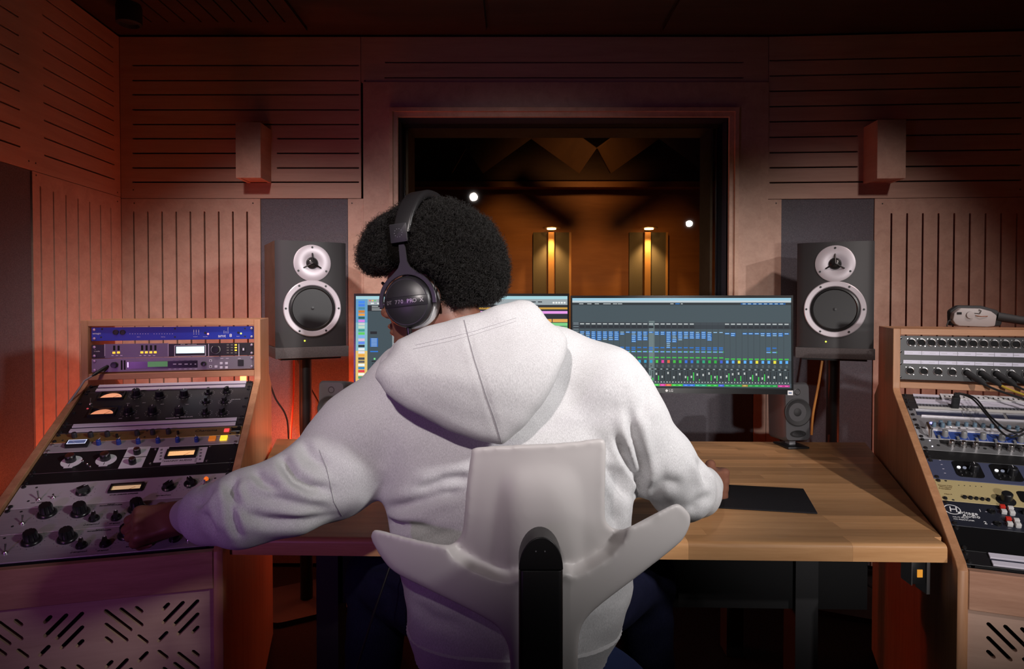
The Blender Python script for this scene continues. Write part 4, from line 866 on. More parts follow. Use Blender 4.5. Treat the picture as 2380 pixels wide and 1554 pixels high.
def equalizer(v0, v1, label, big, small, extra, tog, holes, txts):
    u = Unit('program_equalizer', label, 'rack unit', LS, v0, v1, BRUSH, group='silver equalizers')
    for i, q in enumerate(big): k = u.knob(DAV, Z3(*q), .3 * i); u.ring(Z3(*q), 11, .0265, INK)
    for q in small: k = u.knob(PTR, Z3(*q), .15); inst('pointer_tip', MB().add([(-.0022, .004, .0182), (.0022, .004, .0182), (0, .0095, .0172)], [(0, 1, 2)]).mesh('pointer_tip', WHITE), k, Matrix.Translation((0, 0, .0004))); u.ring(Z3(*q), 7, .020, INK)
    for q in extra: u.knob(PTR, Z3(*q), -.5)
    for q in tog: u.toggle(Z3(*q), 0, .009, .018)
    for q in holes: u.hole(Z3(*q))
    for s, q in txts: u.txt(s, Z3(*q), .0048, INK)
    return u
equalizer(13, 15, 'upper of two brushed silver equalizers with fluted black knobs, under the hand',
          [(465, 480), (795, 470), (1355, 430)], [(930, 535), (1150, 525)], [(1545, 560)], [(222, 580), (1960, 470)], [(210, 462), (122, 608)],
          [('EQP-KT', (1062, 392)), ('PROGRAM EQUALIZER', (982, 408)), ('LF BOOST/CUT', (826, 596)), ('HF BOOST', (1078, 583)), ('KCS', (1345, 552))])
equalizer(15, 17, 'lower of two brushed silver equalizers with fluted black knobs, at the rack front',
          [(312, 750), (665, 725), (1258, 690)], [(806, 800), (1040, 785)], [(1385, 750), (1725, 735)], [(52, 870), (1862, 745)], [(45, 724), (1970, 742)],
          [('EQP-KT', (945, 645)), ('PROGRAM EQUALIZER', (862, 660)), ('LF BOOST/CUT', (694, 868)), ('HF BOOST', (958, 852)), ('BANDWIDTH', (1300, 828)), ('SHARP   BROAD', (1240, 812))])
# ================================================================== right cabinet, upright part: connector panel
PWR = PW
u = Unit('connector_panel', 'black panel with two rows of round silver connectors and white label strips', 'rack unit', RU, 0, 3.2, mat('charcoal_panel', (.022, .022, .026), .42), um=RUM if False else UM * .985, depth=.04)
XR = L_([(.0125, 0), (.0125, .0022), (.0105, .003), (.0098, .0025), (.0098, .0006)], 26, STEEL, 'connector_ring'); XI = L_([(.0097, 0), (.0097, .0008)], 22, DARK, 'connector_core')
XT = MB().prism([(-.004, .009), (.004, .009), (.003, .0145), (-.003, .0145)], .0002, .003).mesh('latch', GREY); XS = cyl_mesh(.0016, .0012, STEEL, 'fixing_screw', 8)
def xlr(u, x, y):
    o = inst('connector', XR, u.t, (x, y, .0001)); inst('connector_core', XI, o, (0, 0, .0002)); inst('latch', XT, o, (0, 0, 0))
    inst('fixing_screw', XS, o, (-.0105, .0115, 0)); inst('fixing_screw', XS, o, (.0105, -.0115, 0)); return o
xa, ya = u.p(Z4(598, 782)); xb, yb = u.p(Z4(2250, 830)); n = 16; dx = (xb - xa) / 10
for k in range(n):
    if xa + dx * k < PWR - .02: xlr(u, xa + dx * k, ya)
for (za, zb) in (((485, 915), (480, 975)), ((470, 1060), (470, 1115))):
    (x0, y1), (_, y0) = u.p(Z4(*za)), u.p(Z4(*zb)); MB().box(x0, PWR - .02, y0, y1, .0001, .002).build('label_strip', mat('label_white', (.68, .66, .80), .5), u.t)
    for k in range(1, 9): MB().box(x0 + k * .048, x0 + k * .048 + .0007, y0, y1, .002, .0022).build('divider_line', INK, u.t)
    for k in range(14): MB().box(x0 + .008 + k * .031, x0 + .024 + k * .031, (y0 + y1) / 2 - .0008, (y0 + y1) / 2 + .0008, .002, .0022).build('marking', GREY, u.t)
xa, ya = u.p(Z4(575, 1233)); xb, yb = u.p(Z4(1243, 1260)); dx = (xb - xa) / 3; low = []
for k in range(13):
    if xa + dx * k < PWR - .02: low.append(xlr(u, xa + dx * k, ya))
# plugs and cables in the lower row
PLG = MB().lathe([(.0092, 0), (.0092, .018), (.0085, .020), (.0085, .045), (.006, .062), (.0035, .070)], 18).mesh('body', BLKM)
for k in range(4, 8):
    if k >= len(low): break
    w0 = u.M @ low[k].location; F = u.M.copy(); F.translation = w0 + (u.M.to_3x3() @ Vector((0, 0, 1))) * .0012
    R_ = F @ Matrix.Rotation(math.radians(38), 4, 'Y') @ Matrix.Rotation(math.radians(28), 4, 'X')
    yel = k in (5, 7); order = {4: 'first', 5: 'second', 6: 'third', 7: 'fourth'}[k]
    pl_ = empty('cable_plug', R_, '%s %s connector plug from the left in the lower socket row' % (order, 'yellow-cabled' if yel else 'black-cabled'), 'plug', 'plugs in the connector panel')
    inst('body', PLG, pl_, Matrix())
    Ri = R_.inverted(); s = R_ @ Vector((0, 0, .066)); dirv = (R_.to_3x3() @ Vector((0, 0, 1)))
    e = s + dirv * .06; far = Vector((1.62 + .03 * k, 1.62 - .02 * k, .98 - .01 * k))
    pp = [s, e, e * .5 + far * .5 + Vector((0, 0, -.01)), far]
    sm = []
    for t in [i / 13 for i in range(14)]: sm.append((1 - t) ** 3 * pp[0] + 3 * (1 - t) ** 2 * t * pp[1] + 3 * (1 - t) * t * t * pp[2] + t ** 3 * pp[3])
    MB().tube([Ri @ q for q in sm], .0034, 8).build('cable', YC if yel else BLKM, pl_)
# device lying on top of the right cabinet
zt = RU.translation.z + .022; pz = at(2262, 752, 2.18)
dv = empty('opened_device', Matrix.Translation((pz.x, pz.y, zt + .0008)) @ Matrix.Rotation(-.25, 4, 'Z') @ Matrix.Scale(.78, 4), 'opened white device with loose wires and black handle on the right rack', 'device')
hw = MB().prism([(-.075, .012), (-.060, .004), (.045, .0), (.075, .004), (.082, .05), (.060, .068), (.02, .080), (-.055, .082), (-.080, .060), (-.085, .03)], -.02, .02, lambda x, y, z: (x, z, y)).build('housing', mat('device_white', (.33, .30, .30), .5), dv, bevel=.006)
sh = MB().prism([(-.080, .004), (.05, 0.0), (.115, .004), (.125, .045), (.100, .072), (.04, .092), (-.05, .094), (-.082, .07)], .021, .06, lambda x, y, z: (x, z, y)).build('rear_shell', BLKM, dv, bevel=.008)
MB().tube([(.10, .03, .045), (.18, .02, .030), (.28, .0, .018), (.36, -.01, .016)], [.020, .018, .016, .014], 14).build('handle', BLKM, dv)
MB().lathe([(.016, 0), (.015, -.007), (.001, -.008)], 22, (-.020, -.020, .052), axis='y').build('wheel', mat('device_white', (.33, .30, .30), .5), dv)
MB().box(-.070, -.052, -.0215, -.019, .054, .064).build('slot', DARK, dv)
MB().tube([(-.005, -.023, .060), (.015, -.026, .058), (.020, -.024, .070), (.012, -.022, .075)], .0016, 6).build('wire', INK, dv)
MB().tube([(0, -.023, .050), (.02, -.026, .046), (.045, -.022, .047)], .0016, 6).build('wire', mat('wire_brown', (.25, .08, .03), .5), dv)
MB().tube([(-.078, 0, .035), (-.097, -.005, .024), (-.102, -.005, .006), (-.100, .0, .003)], .003, 8).build('cord', BLKM, dv)
# ================================================================== right cabinet, sloped part
def RUnit(name, label, cat, v0, v1, plate, **k): return Unit(name, label, cat, RS, v0, v1, plate, um=RUM, **k)
for v, lab in ((0, 'upper of two jack patchbays at the top of the right slope'), (1, 'lower of two jack patchbays on the right slope')):
    u = RUnit('patchbay', lab, 'patchbay', v, v + 1, BLKP, depth=.03, group='patchbays')
    for a, b in ((.72, .97), (.03, .28)): MB().box(.030, PW - .02, u.h * a, u.h * b, .0001, .003).build('label_strip', mat('label_cream', (.60, .58, .56), .5) if a < .5 and v else LABEL, u.t)
    HM = L_([(.0042, 0), (.0042, .0012), (.0028, .0014), (.0025, .0006)], 10, mat('jack_grey', (.20, .20, .23), .4, .6), 'jack_socket')
    for r_ in (.42, .58):
        for k in range(48): inst('jack_socket', HM, u.t, (.034 + k * .0088, u.h * r_, .0001))
    if v == 0: 
        x0, y0 = u.p(Z5(945, 345)); MB().box(x0, PW - .02, u.h * .30, u.h * .98, .0031, .0075).build('number_strip', mat('number_white', (.66, .65, .68), .5), u.t)
        for k in range(24):
            xx = x0 + .008 + k * .0125
            if xx < PW - .03: MB().box(xx, xx + .004, u.h * .52, u.h * .70, .0075, .0078).build('marking', INK, u.t)
    uu = u
# black jack plug pair with cables
x, y = uu.p(Z5(1180, 515)); w0 = uu.M @ Vector((x, y, .0062))
jp = empty('jack_plug_pair', uu.M @ Matrix.Translation((x, y, .0035)), 'black twin jack plug with two looping cables in the right patchbay', 'plug')
MB().box(-.010, .010, -.006, .006, 0, .038).build('body', BLK, jp, bevel=.002); MB().box(-.007, .007, -.005, .005, .038, .048).build('collar', BLK, jp, bevel=.002)
ji = jp.matrix_basis.inverted()
for k, (a, b, c) in enumerate((((1240, 230), (1600, 420), (2140, 1010)), ((1330, 250), (1700, 480), (2360, 940)))):
    q = [uu.M @ Vector((x - .004 + .008 * k, y, .050)), at(*Z5(1215 + 60 * k, 250), 1.93), at(*Z5(1480 + 60 * k, 340), 1.90), at(*Z5(1750 + 40 * k, 640), 1.82), at(*Z5(2000 + 60 * k, 930 - 60 * k), 1.76), at(*Z5(2200 + 60 * k, 1005 - 80 * k), 1.74), at(*Z5(2420, 930 - 60 * k), 1.74), at(*Z5(2700, 800), 1.74)]
    out = []
    for i in range(len(q) - 1):
        p0, p1, p2, p3 = q[max(i - 1, 0)], q[i], q[i + 1], q[min(i + 2, len(q) - 1)]
        for s_ in range(6):
            t = s_ / 6; out.append(.5 * ((2 * p1) + (p2 - p0) * t + (2 * p0 - 5 * p1 + 4 * p2 - p3) * t * t + (3 * p1 - p0 - 3 * p2 + p3) * t ** 3))
    MB().tube([ji @ p for p in out], .0026, 8).build('cable', BLK, jp)
u = RUnit('preamplifier', 'grey preamplifier with slate-blue knobs and bright bars in the right rack', 'rack unit', 2, 4.35, mat('warm_grey_panel', (.33, .32, .34), .38, .4))
for q0, q1 in (((530, 612), (1320, 632)), ((1340, 640), (2030, 655)), ((2110, 690), (2700, 720))):
    x0, y0 = u.p(Z5(*q0)); x1, _ = u.p(Z5(*q1)); x1 = min(x1, PW - .02); MB().box(x0, x1, u.h - .0105, u.h - .0065, .0001, .005).build('trim_bar', mat('bright_bar', (.80, .78, .82), .25, .6), u.t)
    MB().box(x0, x1, u.h - .036, u.h - .0115, .0001, .0015).build('dark_field', mat('dark_blue_field', (.02, .025, .06), .3), u.t)
MB().box(.03, PW - .02, u.h - .041, u.h - .038, .0001, .004).build('trim_bar', mat('bright_bar', (.8, .78, .82), .25, .6), u.t)
MB().box(.08, PW - .02, .006, .0085, .0001, .004).build('trim_bar', mat('bright_bar', (.8, .78, .82), .25, .6), u.t)
for k in range(12):
    q = (935 + 147 * k, 790 + 11 * k)
    if u.p(Z5(*q))[0] < PW - .02: u.knob(SLK, Z5(*q))
    q = (820 + 147 * k, 818 + 13 * k)
    if k < 2: u.knob(SLK, Z5(*q))
    elif u.p(Z5(*q))[0] < PW - .02: u.put('jewel', cyl_mesh(.003, .0025, STEEL if k % 3 else BLK, 'jewel', 12), Z5(*q))
u.led(Z5(783, 765), .005, (.25, .25, 1), 3)
u = RUnit('channel_module_rack', 'white and blue rack unit with grey knobs, under the slate-knob preamplifier', 'rack unit', 4.35, 5.7, mat('pale_panel', (.50, .49, .52), .4, .2))
MB().box(.045, PW - .02, .004, u.h * .72, .0001, .001).build('blue_field', mat('blue_field', (.03, .07, .30), .4), u.t)
MB().box(.045, PW - .02, u.h * .80, u.h * .92, .0001, .005).build('trim_bar', mat('bright_bar', (.8, .78, .82), .25, .6), u.t)
MB().tube([(.030, .006, .001), (.030, .012, .022), (.030, u.h - .012, .022), (.030, u.h - .006, .001)], .0045, 10).build('handle', STEEL, u.t)
for k in range(8):
    q = (1010 + 327 * k, 985 + 25 * k)
    if u.p(Z5(*q))[0] < PW - .02: u.knob(GRYK, Z5(*q))
    q = (910 + 327 * k, 1020 + 22 * k)
    if u.p(Z5(*q))[0] < PW - .02: u.put('lever', MB().box(-.003, .003, -.006, .006, 0, .006).mesh('lever', mat('knob_grey', (.33, .33, .34), .4, .4)), Z5(*q))
    x0, y0 = u.p(Z5(1085 + 327 * k, 1000 + 22 * k))
    if x0 < PW - .02: MB().box(x0, x0 + .0006, .004, u.h * .7, .001, .0013).build('divider_line', LABEL, u.t)
u = RUnit('monitor_controller', 'grey rack unit with chrome knobs above the black blank panel', 'rack unit', 5.7, 7, mat('mid_grey_panel', (.20, .20, .21), .4, .3))
MB().box(.05, PW - .02, u.h * .62, u.h - .003, .0001, .001).build('dark_field', BLKP, u.t)
for k, q in enumerate(((1125, 1165), (1330, 1180), (1540, 1198), (1930, 1225), (2150, 1245), (2370, 1262), (2800, 1290))):
    if u.p(Z5(*q))[0] < PW - .02: u.knob(CHRK, Z5(*q))
for q in ((900, 1150), (1705, 1205)): u.put('jack_socket', cyl_mesh(.004, .001, DARK, 'jack_socket', 14), Z5(*q))
for q in ((752, 1068), (795, 1168)): u.led(Z5(*q), .002, (.9, .85, 1), 1.2)
RUnit('blank_panel', 'plain black blank panel above the blue-grey unit in the right rack', 'panel', 7, 8, mat('blank_black', (.010, .010, .011), .5))
u = RUnit('stereo_compressor', 'blue-grey rack unit with black rounded fields and black knobs', 'rack unit', 8, 10, mat('slate_panel', (.075, .085, .155), .42, .1))
for x in (880, 1340, 1800, 2260):
    cx, cy = u.p(Z6(x, 212 + (x - 880) * .088))
    if cx > PW - .045: continue
    fd = MB().prism(rrect(-.031, .031, -.034, .034, .012, 5), 0, .0015).build('black_field', BLKG, u.t, Matrix.Translation((cx, cy, .0001)))
    k = inst('knob', MB().lathe([(.011, 0), (.0105, .018), (.009, .020), (.001, .0202)], 22).mesh('knob', KB), fd, (.011, -.004, .0015))
    for j, c in enumerate(((.85, .85, .9), (.35, .38, .5))): inst('push_button', cyl_mesh(.0042, .003, mat('lamp_white_%d' % j, c, .4, emit=c, es=.9 - .6 * j), 'push_button'), fd, (-.020 + .013 * j, .004, .0015))
    for j in range(3): inst('push_button', cyl_mesh(.0028, .003, BLKM, 'push_button', 12), fd, (-.02 + .011 * j, -.014 - .003 * j, .0015))
    inst('pointer_line', TICK, k, (0, 0, .0204))
    inst('fixing_screw', XS, fd, (-.02, -.027, .0015)); inst('fixing_screw', XS, fd, (.02, .028, .0015))
for k in range(4): u.box('marking', Z6(530 + 20 * k, 95 + 52 * k), Z6(555 + 20 * k, 102 + 52 * k), .0001, .0004, LABEL)
u = RUnit('tube_preamplifier', 'cream yellow rack unit with five small black buttons and a black knob', 'rack unit', 10, 12, mat('cream_panel', (.50, .40, .20), .45))
for k in range(5): u.put('push_button', cyl_mesh(.0048 if k < 2 else .0042, .006, KB, 'push_button', 16), Z6(838 + 71 * k, 552 + 8 * k))
u.put('knob', MB().lathe([(.020, 0), (.020, .0015), (.012, .004), (.0118, .022), (.010, .024), (.001, .0242)], 30).mesh('knob', KB), Z6(1338, 590))
(x, y) = u.p(Z6(1560, 545)); MB().prism(rrect(-.012, .045, -.022, .022, .008), 0, .001).build('black_field', BLKG, u.t, Matrix.Translation((x, y, .0001)))
for s, q in (('Vacuum Tube', (520, 398)), ('Microphone', (538, 418)), ('Preamplifier', (530, 438)), ('Class A', (595, 505))): u.txt(s, Z6(*q), .0055, mat('brown_print', (.16, .10, .04), .6))
for k in range(5): u.put('jewel', cyl_mesh(.0012, .001, INK, 'jewel', 8), Z6(770 + 68 * k, 402 + 4 * k))
for q in ((612, 347), (702, 577)): u.hole(Z6(*q))
u = RUnit('preamplifier', 'navy black preamplifier with white lettering and red and white buttons', 'rack unit', 12, 14.1, mat('navy_panel', (.018, .020, .032), .42))
(x, y) = u.p(Z6(690, 692)); b = MB()
for k in range(32):
    a0, a1 = 2 * math.pi * k / 32, 2 * math.pi * (k + 1) / 32
    b.add([(x + r * math.cos(a) * 1.0, y + r * math.sin(a) * 1.0, .0003) for r, a in ((.0155, a0), (.0178, a0), (.0178, a1), (.0155, a1))], [(0, 1, 2, 3)])
b.build('emblem_ring', WHITE, u.t); text('H', .026, WHITE, u.t, x - .008, y, .0006, shear=.1, ext=.0004)
u.txt('eritage', Z6(752, 726), .0150, WHITE, ext=.0004); u.txt('Audio', Z6(808, 766), .0150, WHITE, ext=.0004)
u.txt('HA-73 EQX2', Z6(694, 780), .0058, WHITE); u.txt('MIC PREAMPLIFIER', Z6(704, 806), .0052, WHITE)
RB = mat('red_cap', (.55, .03, .02), .4); WBn = mat('white_cap', (.62, .60, .60), .4)
for k, (ox, oy) in enumerate(((0, 0), (72, 148))):
    u.txt(str(k + 1), Z6(1005 + ox * .9, 705 + oy), .013, WHITE, ext=.0004); kx = u.put('jack_socket', MB().lathe([(.0075, 0), (.0075, .004), (.005, .005), (.004, .003)], 16).mesh('jack_socket', BLKG), Z6(1165 + ox, 722 + oy))
    u.box('marking', Z6(1085 + ox, 716 + oy), Z6(1110 + ox, 722 + oy), .0001, .0004, LABEL)
    for q, m_ in (((1290, 680), RB), ((1388, 698), WBn), ((1308, 738), WBn), ((1408, 752), WBn), ((1560, 740), BLKG)): u.put('push_button', MB().box(-.0055, .0055, -.0048, .0048, 0, .010).mesh('push_button', m_, .001), Z6(q[0] + ox, q[1] + oy))
    for x_ in (1290, 1395): u.box('marking', Z6(x_ + ox, 768 + oy), Z6(x_ + 40 + ox, 773 + oy), .0001, .0004, LABEL)
RUnit('blank_panel', 'glossy black blank panel at the lower end of the right rack', 'panel', 14.1, 16, mat('blank_gloss', (.008, .008, .009), .25))
strip_unit(RS, 16, 17, ((.58, .95), (.05, .40)), 'pair of pale label strips at the foot of the right slope', um=RUM, x0=.05)
# ------------------------------------------------------------------ smooth surfaces from distance fields
def surfnets(fn, lo, hi, h):
    lo = np.array(lo, np.float64); hi = np.array(hi, np.float64); n = np.ceil((hi - lo) / h).astype(int) + 1
    ax = [lo[i] + h * np.arange(n[i]) for i in range(3)]
    X, Y, Z = np.meshgrid(*ax, indexing='ij'); D = fn(X.astype(np.float32), Y.astype(np.float32), Z.astype(np.float32)).astype(np.float32)
    I = D < 0; nc = n - 1; cnt = np.zeros(nc, np.int8)
    sl = lambda A, o: A[o[0]:o[0] + nc[0], o[1]:o[1] + nc[1], o[2]:o[2] + nc[2]]
    cor = [(i, j, k) for i in (0, 1) for j in (0, 1) for k in (0, 1)]
    for o in cor: cnt += sl(I, o)
    act = (cnt > 0) & (cnt < 8); idx = np.argwhere(act); ids = np.full(nc, -1, np.int64); ids[act] = np.arange(len(idx))
    vals = {o: sl(D, o)[act] for o in cor}; acc = np.zeros((len(idx), 3)); num = np.zeros(len(idx))
    for o in cor:
        for a in range(3):
            if o[a]: continue
            q = list(o); q[a] = 1; q = tuple(q); d0, d1 = vals[o], vals[q]; m = (d0 < 0) != (d1 < 0)
            t = np.where(m, d0 / np.where(m, d0 - d1, 1), 0); p = np.tile(np.array(o, float), (len(idx), 1)); p[:, a] = t
            acc[m] += p[m]; num[m] += 1
    V = lo + h * (idx + acc / num[:, None]); F = []
    for a in range(3):
        b, c = (a + 1) % 3, (a + 2) % 3; s0 = [slice(None)] * 3; s1 = [slice(None)] * 3; s0[a] = slice(0, -1); s1[a] = slice(1, None)
        I0, I1 = I[tuple(s0)], I[tuple(s1)]; E = np.argwhere(I0 != I1)
        E = E[(E[:, b] > 0) & (E[:, c] > 0) & (E[:, b] < nc[b]) & (E[:, c] < nc[c])]
        fl = I0[tuple(E.T)]
        def cell(db, dc):
            q = E.copy(); q[:, b] += db; q[:, c] += dc; return ids[tuple(q.T)]
        Q = np.stack([cell(-1, -1), cell(0, -1), cell(0, 0), cell(-1, 0)], 1); Q[~fl] = Q[~fl][:, ::-1]; F.append(Q)
    return V, np.concatenate(F)
def smin(a, b, k):
    h = np.maximum(k - np.abs(a - b), 0) / k; return np.minimum(a, b) - h * h * k * .25
def smax(a, b, k): return -smin(-a, -b, k)
def cone(X, Y, Z, a, b, ra, rb):
    a = np.array(a, np.float32); d = np.array(b, np.float32) - a; t = np.clip(((X - a[0]) * d[0] + (Y - a[1]) * d[1] + (Z - a[2]) * d[2]) / max(float(d @ d), 1e-9), 0, 1)
    return np.sqrt((X - a[0] - d[0] * t) ** 2 + (Y - a[1] - d[1] * t) ** 2 + (Z - a[2] - d[2] * t) ** 2) - (ra + (rb - ra) * t)
def chain(X, Y, Z, pts, rad, k=.02):
    D = None
    for i in range(len(pts) - 1):
        d = cone(X, Y, Z, pts[i], pts[i + 1], rad[i], rad[i + 1]); D = d if D is None else smin(D, d, k)
    return D
def ell(X, Y, Z, c, r):
    x, y, z = (X - c[0]) / r[0], (Y - c[1]) / r[1], (Z - c[2]) / r[2]; q = np.sqrt(x * x + y * y + z * z) + 1e-6
    g = np.sqrt((x / r[0]) ** 2 + (y / r[1]) ** 2 + (z / r[2]) ** 2) + 1e-6
    return q * (q - 1) / g
def poly2(X, Z, P):
    """signed distance to a polygon in a plane"""
    d = np.full(X.shape, 1e9, np.float32); ins = np.zeros(X.shape, bool); n = len(P)
    for i in range(n):
        x0, z0 = P[i]; x1, z1 = P[(i + 1) % n]; ex, ez = x1 - x0, z1 - z0
        t = np.clip(((X - x0) * ex + (Z - z0) * ez) / (ex * ex + ez * ez + 1e-12), 0, 1); d = np.minimum(d, (X - x0 - t * ex) ** 2 + (Z - z0 - t * ez) ** 2)
        c = ((z0 <= Z) != (z1 <= Z)) & (X < x0 + (Z - z0) * ex / (ez if abs(ez) > 1e-9 else 1e-9)); ins ^= c
    return np.where(ins, -1, 1) * np.sqrt(d)
def resample(P, n):
    """closed smooth (Catmull-Rom) outline"""
    out = []; m = len(P)
    for i in range(m):
        p0, p1, p2, p3 = [np.array(P[(i + k) % m], float) for k in (-1, 0, 1, 2)]
        for s in range(n):
            t = s / n; out.append(.5 * (2 * p1 + (p2 - p0) * t + (2 * p0 - 5 * p1 + 4 * p2 - p3) * t * t + (3 * p1 - p0 - 3 * p2 + p3) * t ** 3))
    return out
def wob(X, Y, Z, s, a):   # gentle lumpy variation
    return a * (np.sin(X * s * 1.1 + 1.3 * np.sin(Y * s * .7 + Z * s)) * np.sin(Y * s * .9 + .6 + 1.1 * np.sin(Z * s * .8)) * np.sin(Z * s * 1.05 + 2))
def relax(V, F, n, lam=.5):
    V = V.copy(); deg = np.zeros(len(V))
    for k in range(4): np.add.at(deg, F[:, k], 2)
    for _ in range(n):
        S = np.zeros_like(V)
        for k in range(4): np.add.at(S, F[:, k], V[F[:, (k + 1) % 4]] + V[F[:, (k + 3) % 4]])
        V += lam * (S / np.maximum(deg, 1)[:, None] - V)
    return V
def crease(V, F, lines):
    """press folds into a surface: lines = (pixel polyline, depth, width in px); only where the surface faces the line"""
    e1 = V[F[:, 1]] - V[F[:, 0]]; e2 = V[F[:, 3]] - V[F[:, 0]]; fnm = np.cross(e1, e2); N = np.zeros_like(V)
    for k in range(4): np.add.at(N, F[:, k], fnm)
    N /= np.linalg.norm(N, axis=1)[:, None] + 1e-12
    view = V - np.array([0, 0, CZ]); view /= np.linalg.norm(view, axis=1)[:, None]; face = np.clip(-(N * view).sum(1) * 2.5, 0, 1)
    PX_ = proj(V); disp = np.zeros(len(V))
    for pts, amp, w in lines:
        pts = np.array(pts, float); best = np.full(len(V), 1e9); tt = np.zeros(len(V)); sd = np.zeros(len(V)); L = len(pts) - 1
        for i in range(L):
            a, b = pts[i], pts[i + 1]; d = b - a; t = np.clip(((PX_ - a) @ d) / (d @ d), 0, 1); q = PX_ - a - t[:, None] * d; dd = np.sqrt((q ** 2).sum(1))
            m = dd < best; best[m] = dd[m]; tt[m] = (i + t[m]) / L; sd[m] = (q @ np.array([-d[1], d[0]]))[m] / np.linalg.norm(d)
        fade = np.clip(np.minimum(tt, 1 - tt) * 4 + .15, 0, 1)
        disp += fade * amp * (-np.exp(-(sd / w) ** 2) + .35 * np.exp(-((np.abs(sd) - 2.0 * w) / (1.3 * w)) ** 2)) * (best < 5 * w) * np.exp(-np.maximum(best - np.abs(sd), 0) / w)
    return V + N * (disp * face)[:, None]
# ------------------------------------------------------------------ person
A = lambda x, y, Y: np.array(at(x, y, Y))
# head frame
ha = math.radians(17); HF = np.array([-math.cos(ha), math.sin(ha), 0]); HL = np.array([-math.sin(ha), -math.cos(ha), 0]); HU = np.array([0, 0, 1.])
pt_ = math.radians(6); HF, HU = HF * math.cos(pt_) - HU * math.sin(pt_), HU * math.cos(pt_) + HF * math.sin(pt_)
HC = A(1001, 688, 1.40)
def hw_(f, l, u): return HC + HF * f + HL * l + HU * u
def hl_(X, Y, Z): d = (X - HC[0], Y - HC[1], Z - HC[2]); return [d[0] * a[0] + d[1] * a[1] + d[2] * a[2] for a in (HF, HL, HU)]
def head_sdf(X, Y, Z):
    f, l, u = hl_(X, Y, Z); al = np.abs(l)
    D = ell(f, l, u, (-.008, 0, .045), (.098, .076, .092))
    D = smin(D, ell(f, l, u, (.035, 0, -.035), (.058, .060, .080)), .03)
    D = smin(D, cone(f, al, u, (.0, .052, -.045), (.062, .016, -.098), .022, .020), .03)
    D = smin(D, cone(f, l, u, (.070, 0, -.100), (.074, 0, -.098), .020, .018), .02)
    D = smin(D, cone(f, al, u, (.082, .018, .028), (.070, .045, .026), .012, .010), .018)     # brow
    D = smax(D, -ell(f, al, u, (.097, .032, .006), (.016, .018, .012)), .012)                 # eye sockets
    D = smin(D, cone(f, l, u, (.088, 0, .020), (.111, 0, -.024), .008, .0115), .014)           # nose
    D = smin(D, ell(f, al, u, (.098, .013, -.030), (.013, .009, .009)), .008)
    D = smin(D, ell(f, l, u, (.092, 0, -.056), (.014, .024, .0075)), .007); D = smin(D, ell(f, l, u, (.089, 0, -.070), (.014, .021, .0085)), .006)
    D = smin(D, ell(f, al, u, (.055, .045, -.022), (.028, .020, .022)), .02)                  # cheeks
    D = smin(D, ell(f, al, u, (-.002, .078, -.002), (.016, .008, .030)), .006)                # ears
    nb = A(1085, 830, 1.365); nt_ = hw_(-.045, 0, -.035)
    D = smin(D, cone(X, Y, Z, nb, nt_, .066, .056), .03)
    return D
# left hand on the equalizer knob
xh, yh = loc(LS, 338, 1196); KN = np.array(LS @ Vector((xh, yh, 0))); LN = np.array((LS.to_3x3() @ Vector((0, 0, 1)))); LAx = np.array(LS.to_3x3() @ Vector((1, 0, 0))); LAy = np.array(LS.to_3x3() @ Vector((0, 1, 0)))
def hand(O, fx, sx, up, curl, spread=.0185, thumb=1, scale=1.0, tc=None):
    """O = wrist, fx = finger direction, sx = towards the thumb, up = back of hand; returns chains"""
    g = lambda a, b, c: O + scale * (fx * a + sx * b + up * c); ch = []
    for i, (L, r) in enumerate(((.92, .0092), (1.0, .0095), (.95, .009), (.78, .0082))):
        b0 = (1.5 - i) * spread * 1.08; base = g(.088 - .004 * abs(i - 1), b0, .004); P_ = [base]; a = curl[0] + .06 * i; p = base
        for seg, (ln, da) in enumerate(((.042, curl[0]), (.027, curl[1]), (.021, curl[2]))):
            if seg: a += da
            p = p + scale * L * ln * (fx * math.cos(a) - up * math.sin(a)); P_.append(p)
        ch.append((P_, [r * scale * q for q in (1.12, 1.05, .95, .80)]))
    t0 = g(.030, .030, -.008)
    T = tc or [(.055, .050, -.020), (.082, .050, -.034), (.100, .040, -.042)]
    ch.append(([t0] + [g(*q) for q in T], [.014 * scale, .0125 * scale, .011 * scale, .0088 * scale]))
    return ch
def hand_sdf(X, Y, Z, ch, O, fx, sx, up, fore):
    D = None
    for P_, R in ch:
        d = chain(X, Y, Z, P_, R, .006); D = d if D is None else smin(D, d, .0045)
    d = (X - O[0], Y - O[1], Z - O[2]); f, s, u = [d[0] * a[0] + d[1] * a[1] + d[2] * a[2] for a in (fx, sx, up)]
    qx, qs, qu = np.abs(f - .050) - .040, np.abs(s) - (.030 + .10 * (f - .05)), np.abs(u + .002) - .010
    box = np.sqrt(np.maximum(qx, 0) ** 2 + np.maximum(qs, 0) ** 2 + np.maximum(qu, 0) ** 2) + np.minimum(np.maximum(np.maximum(qx, qs), qu), 0) - .0085
    D = smin(D, box, .014)
    for i in range(4): # knuckles
        b0 = (1.5 - i) * .0185 * 1.08; k = O + fx * .086 + sx * b0 + up * .008; D = smin(D, np.sqrt((X - k[0]) ** 2 + (Y - k[1]) ** 2 + (Z - k[2]) ** 2) - .0095, .008)
    D = smin(D, cone(X, Y, Z, O + fx * .012, fore, .026, .034), .025); return D
def unit(v): return v / np.linalg.norm(v)
upL = unit(LN * .80 + LAx * .05 + np.array([0, -.45, 0])); fxL = unit(-LAx * .98 - LN * .22 - LAy * .05); fxL = unit(fxL - upL * (fxL @ upL)); sxL = np.cross(upL, fxL) * 1.0
if sxL @ LAy < 0: sxL = -sxL
WLh = A(424, 1196, 1.0); # wrist: on the sight line, above the panel
q = loc(LS, 424, 1200); WLh = np.array(LS @ Vector((q[0], q[1], 0)));
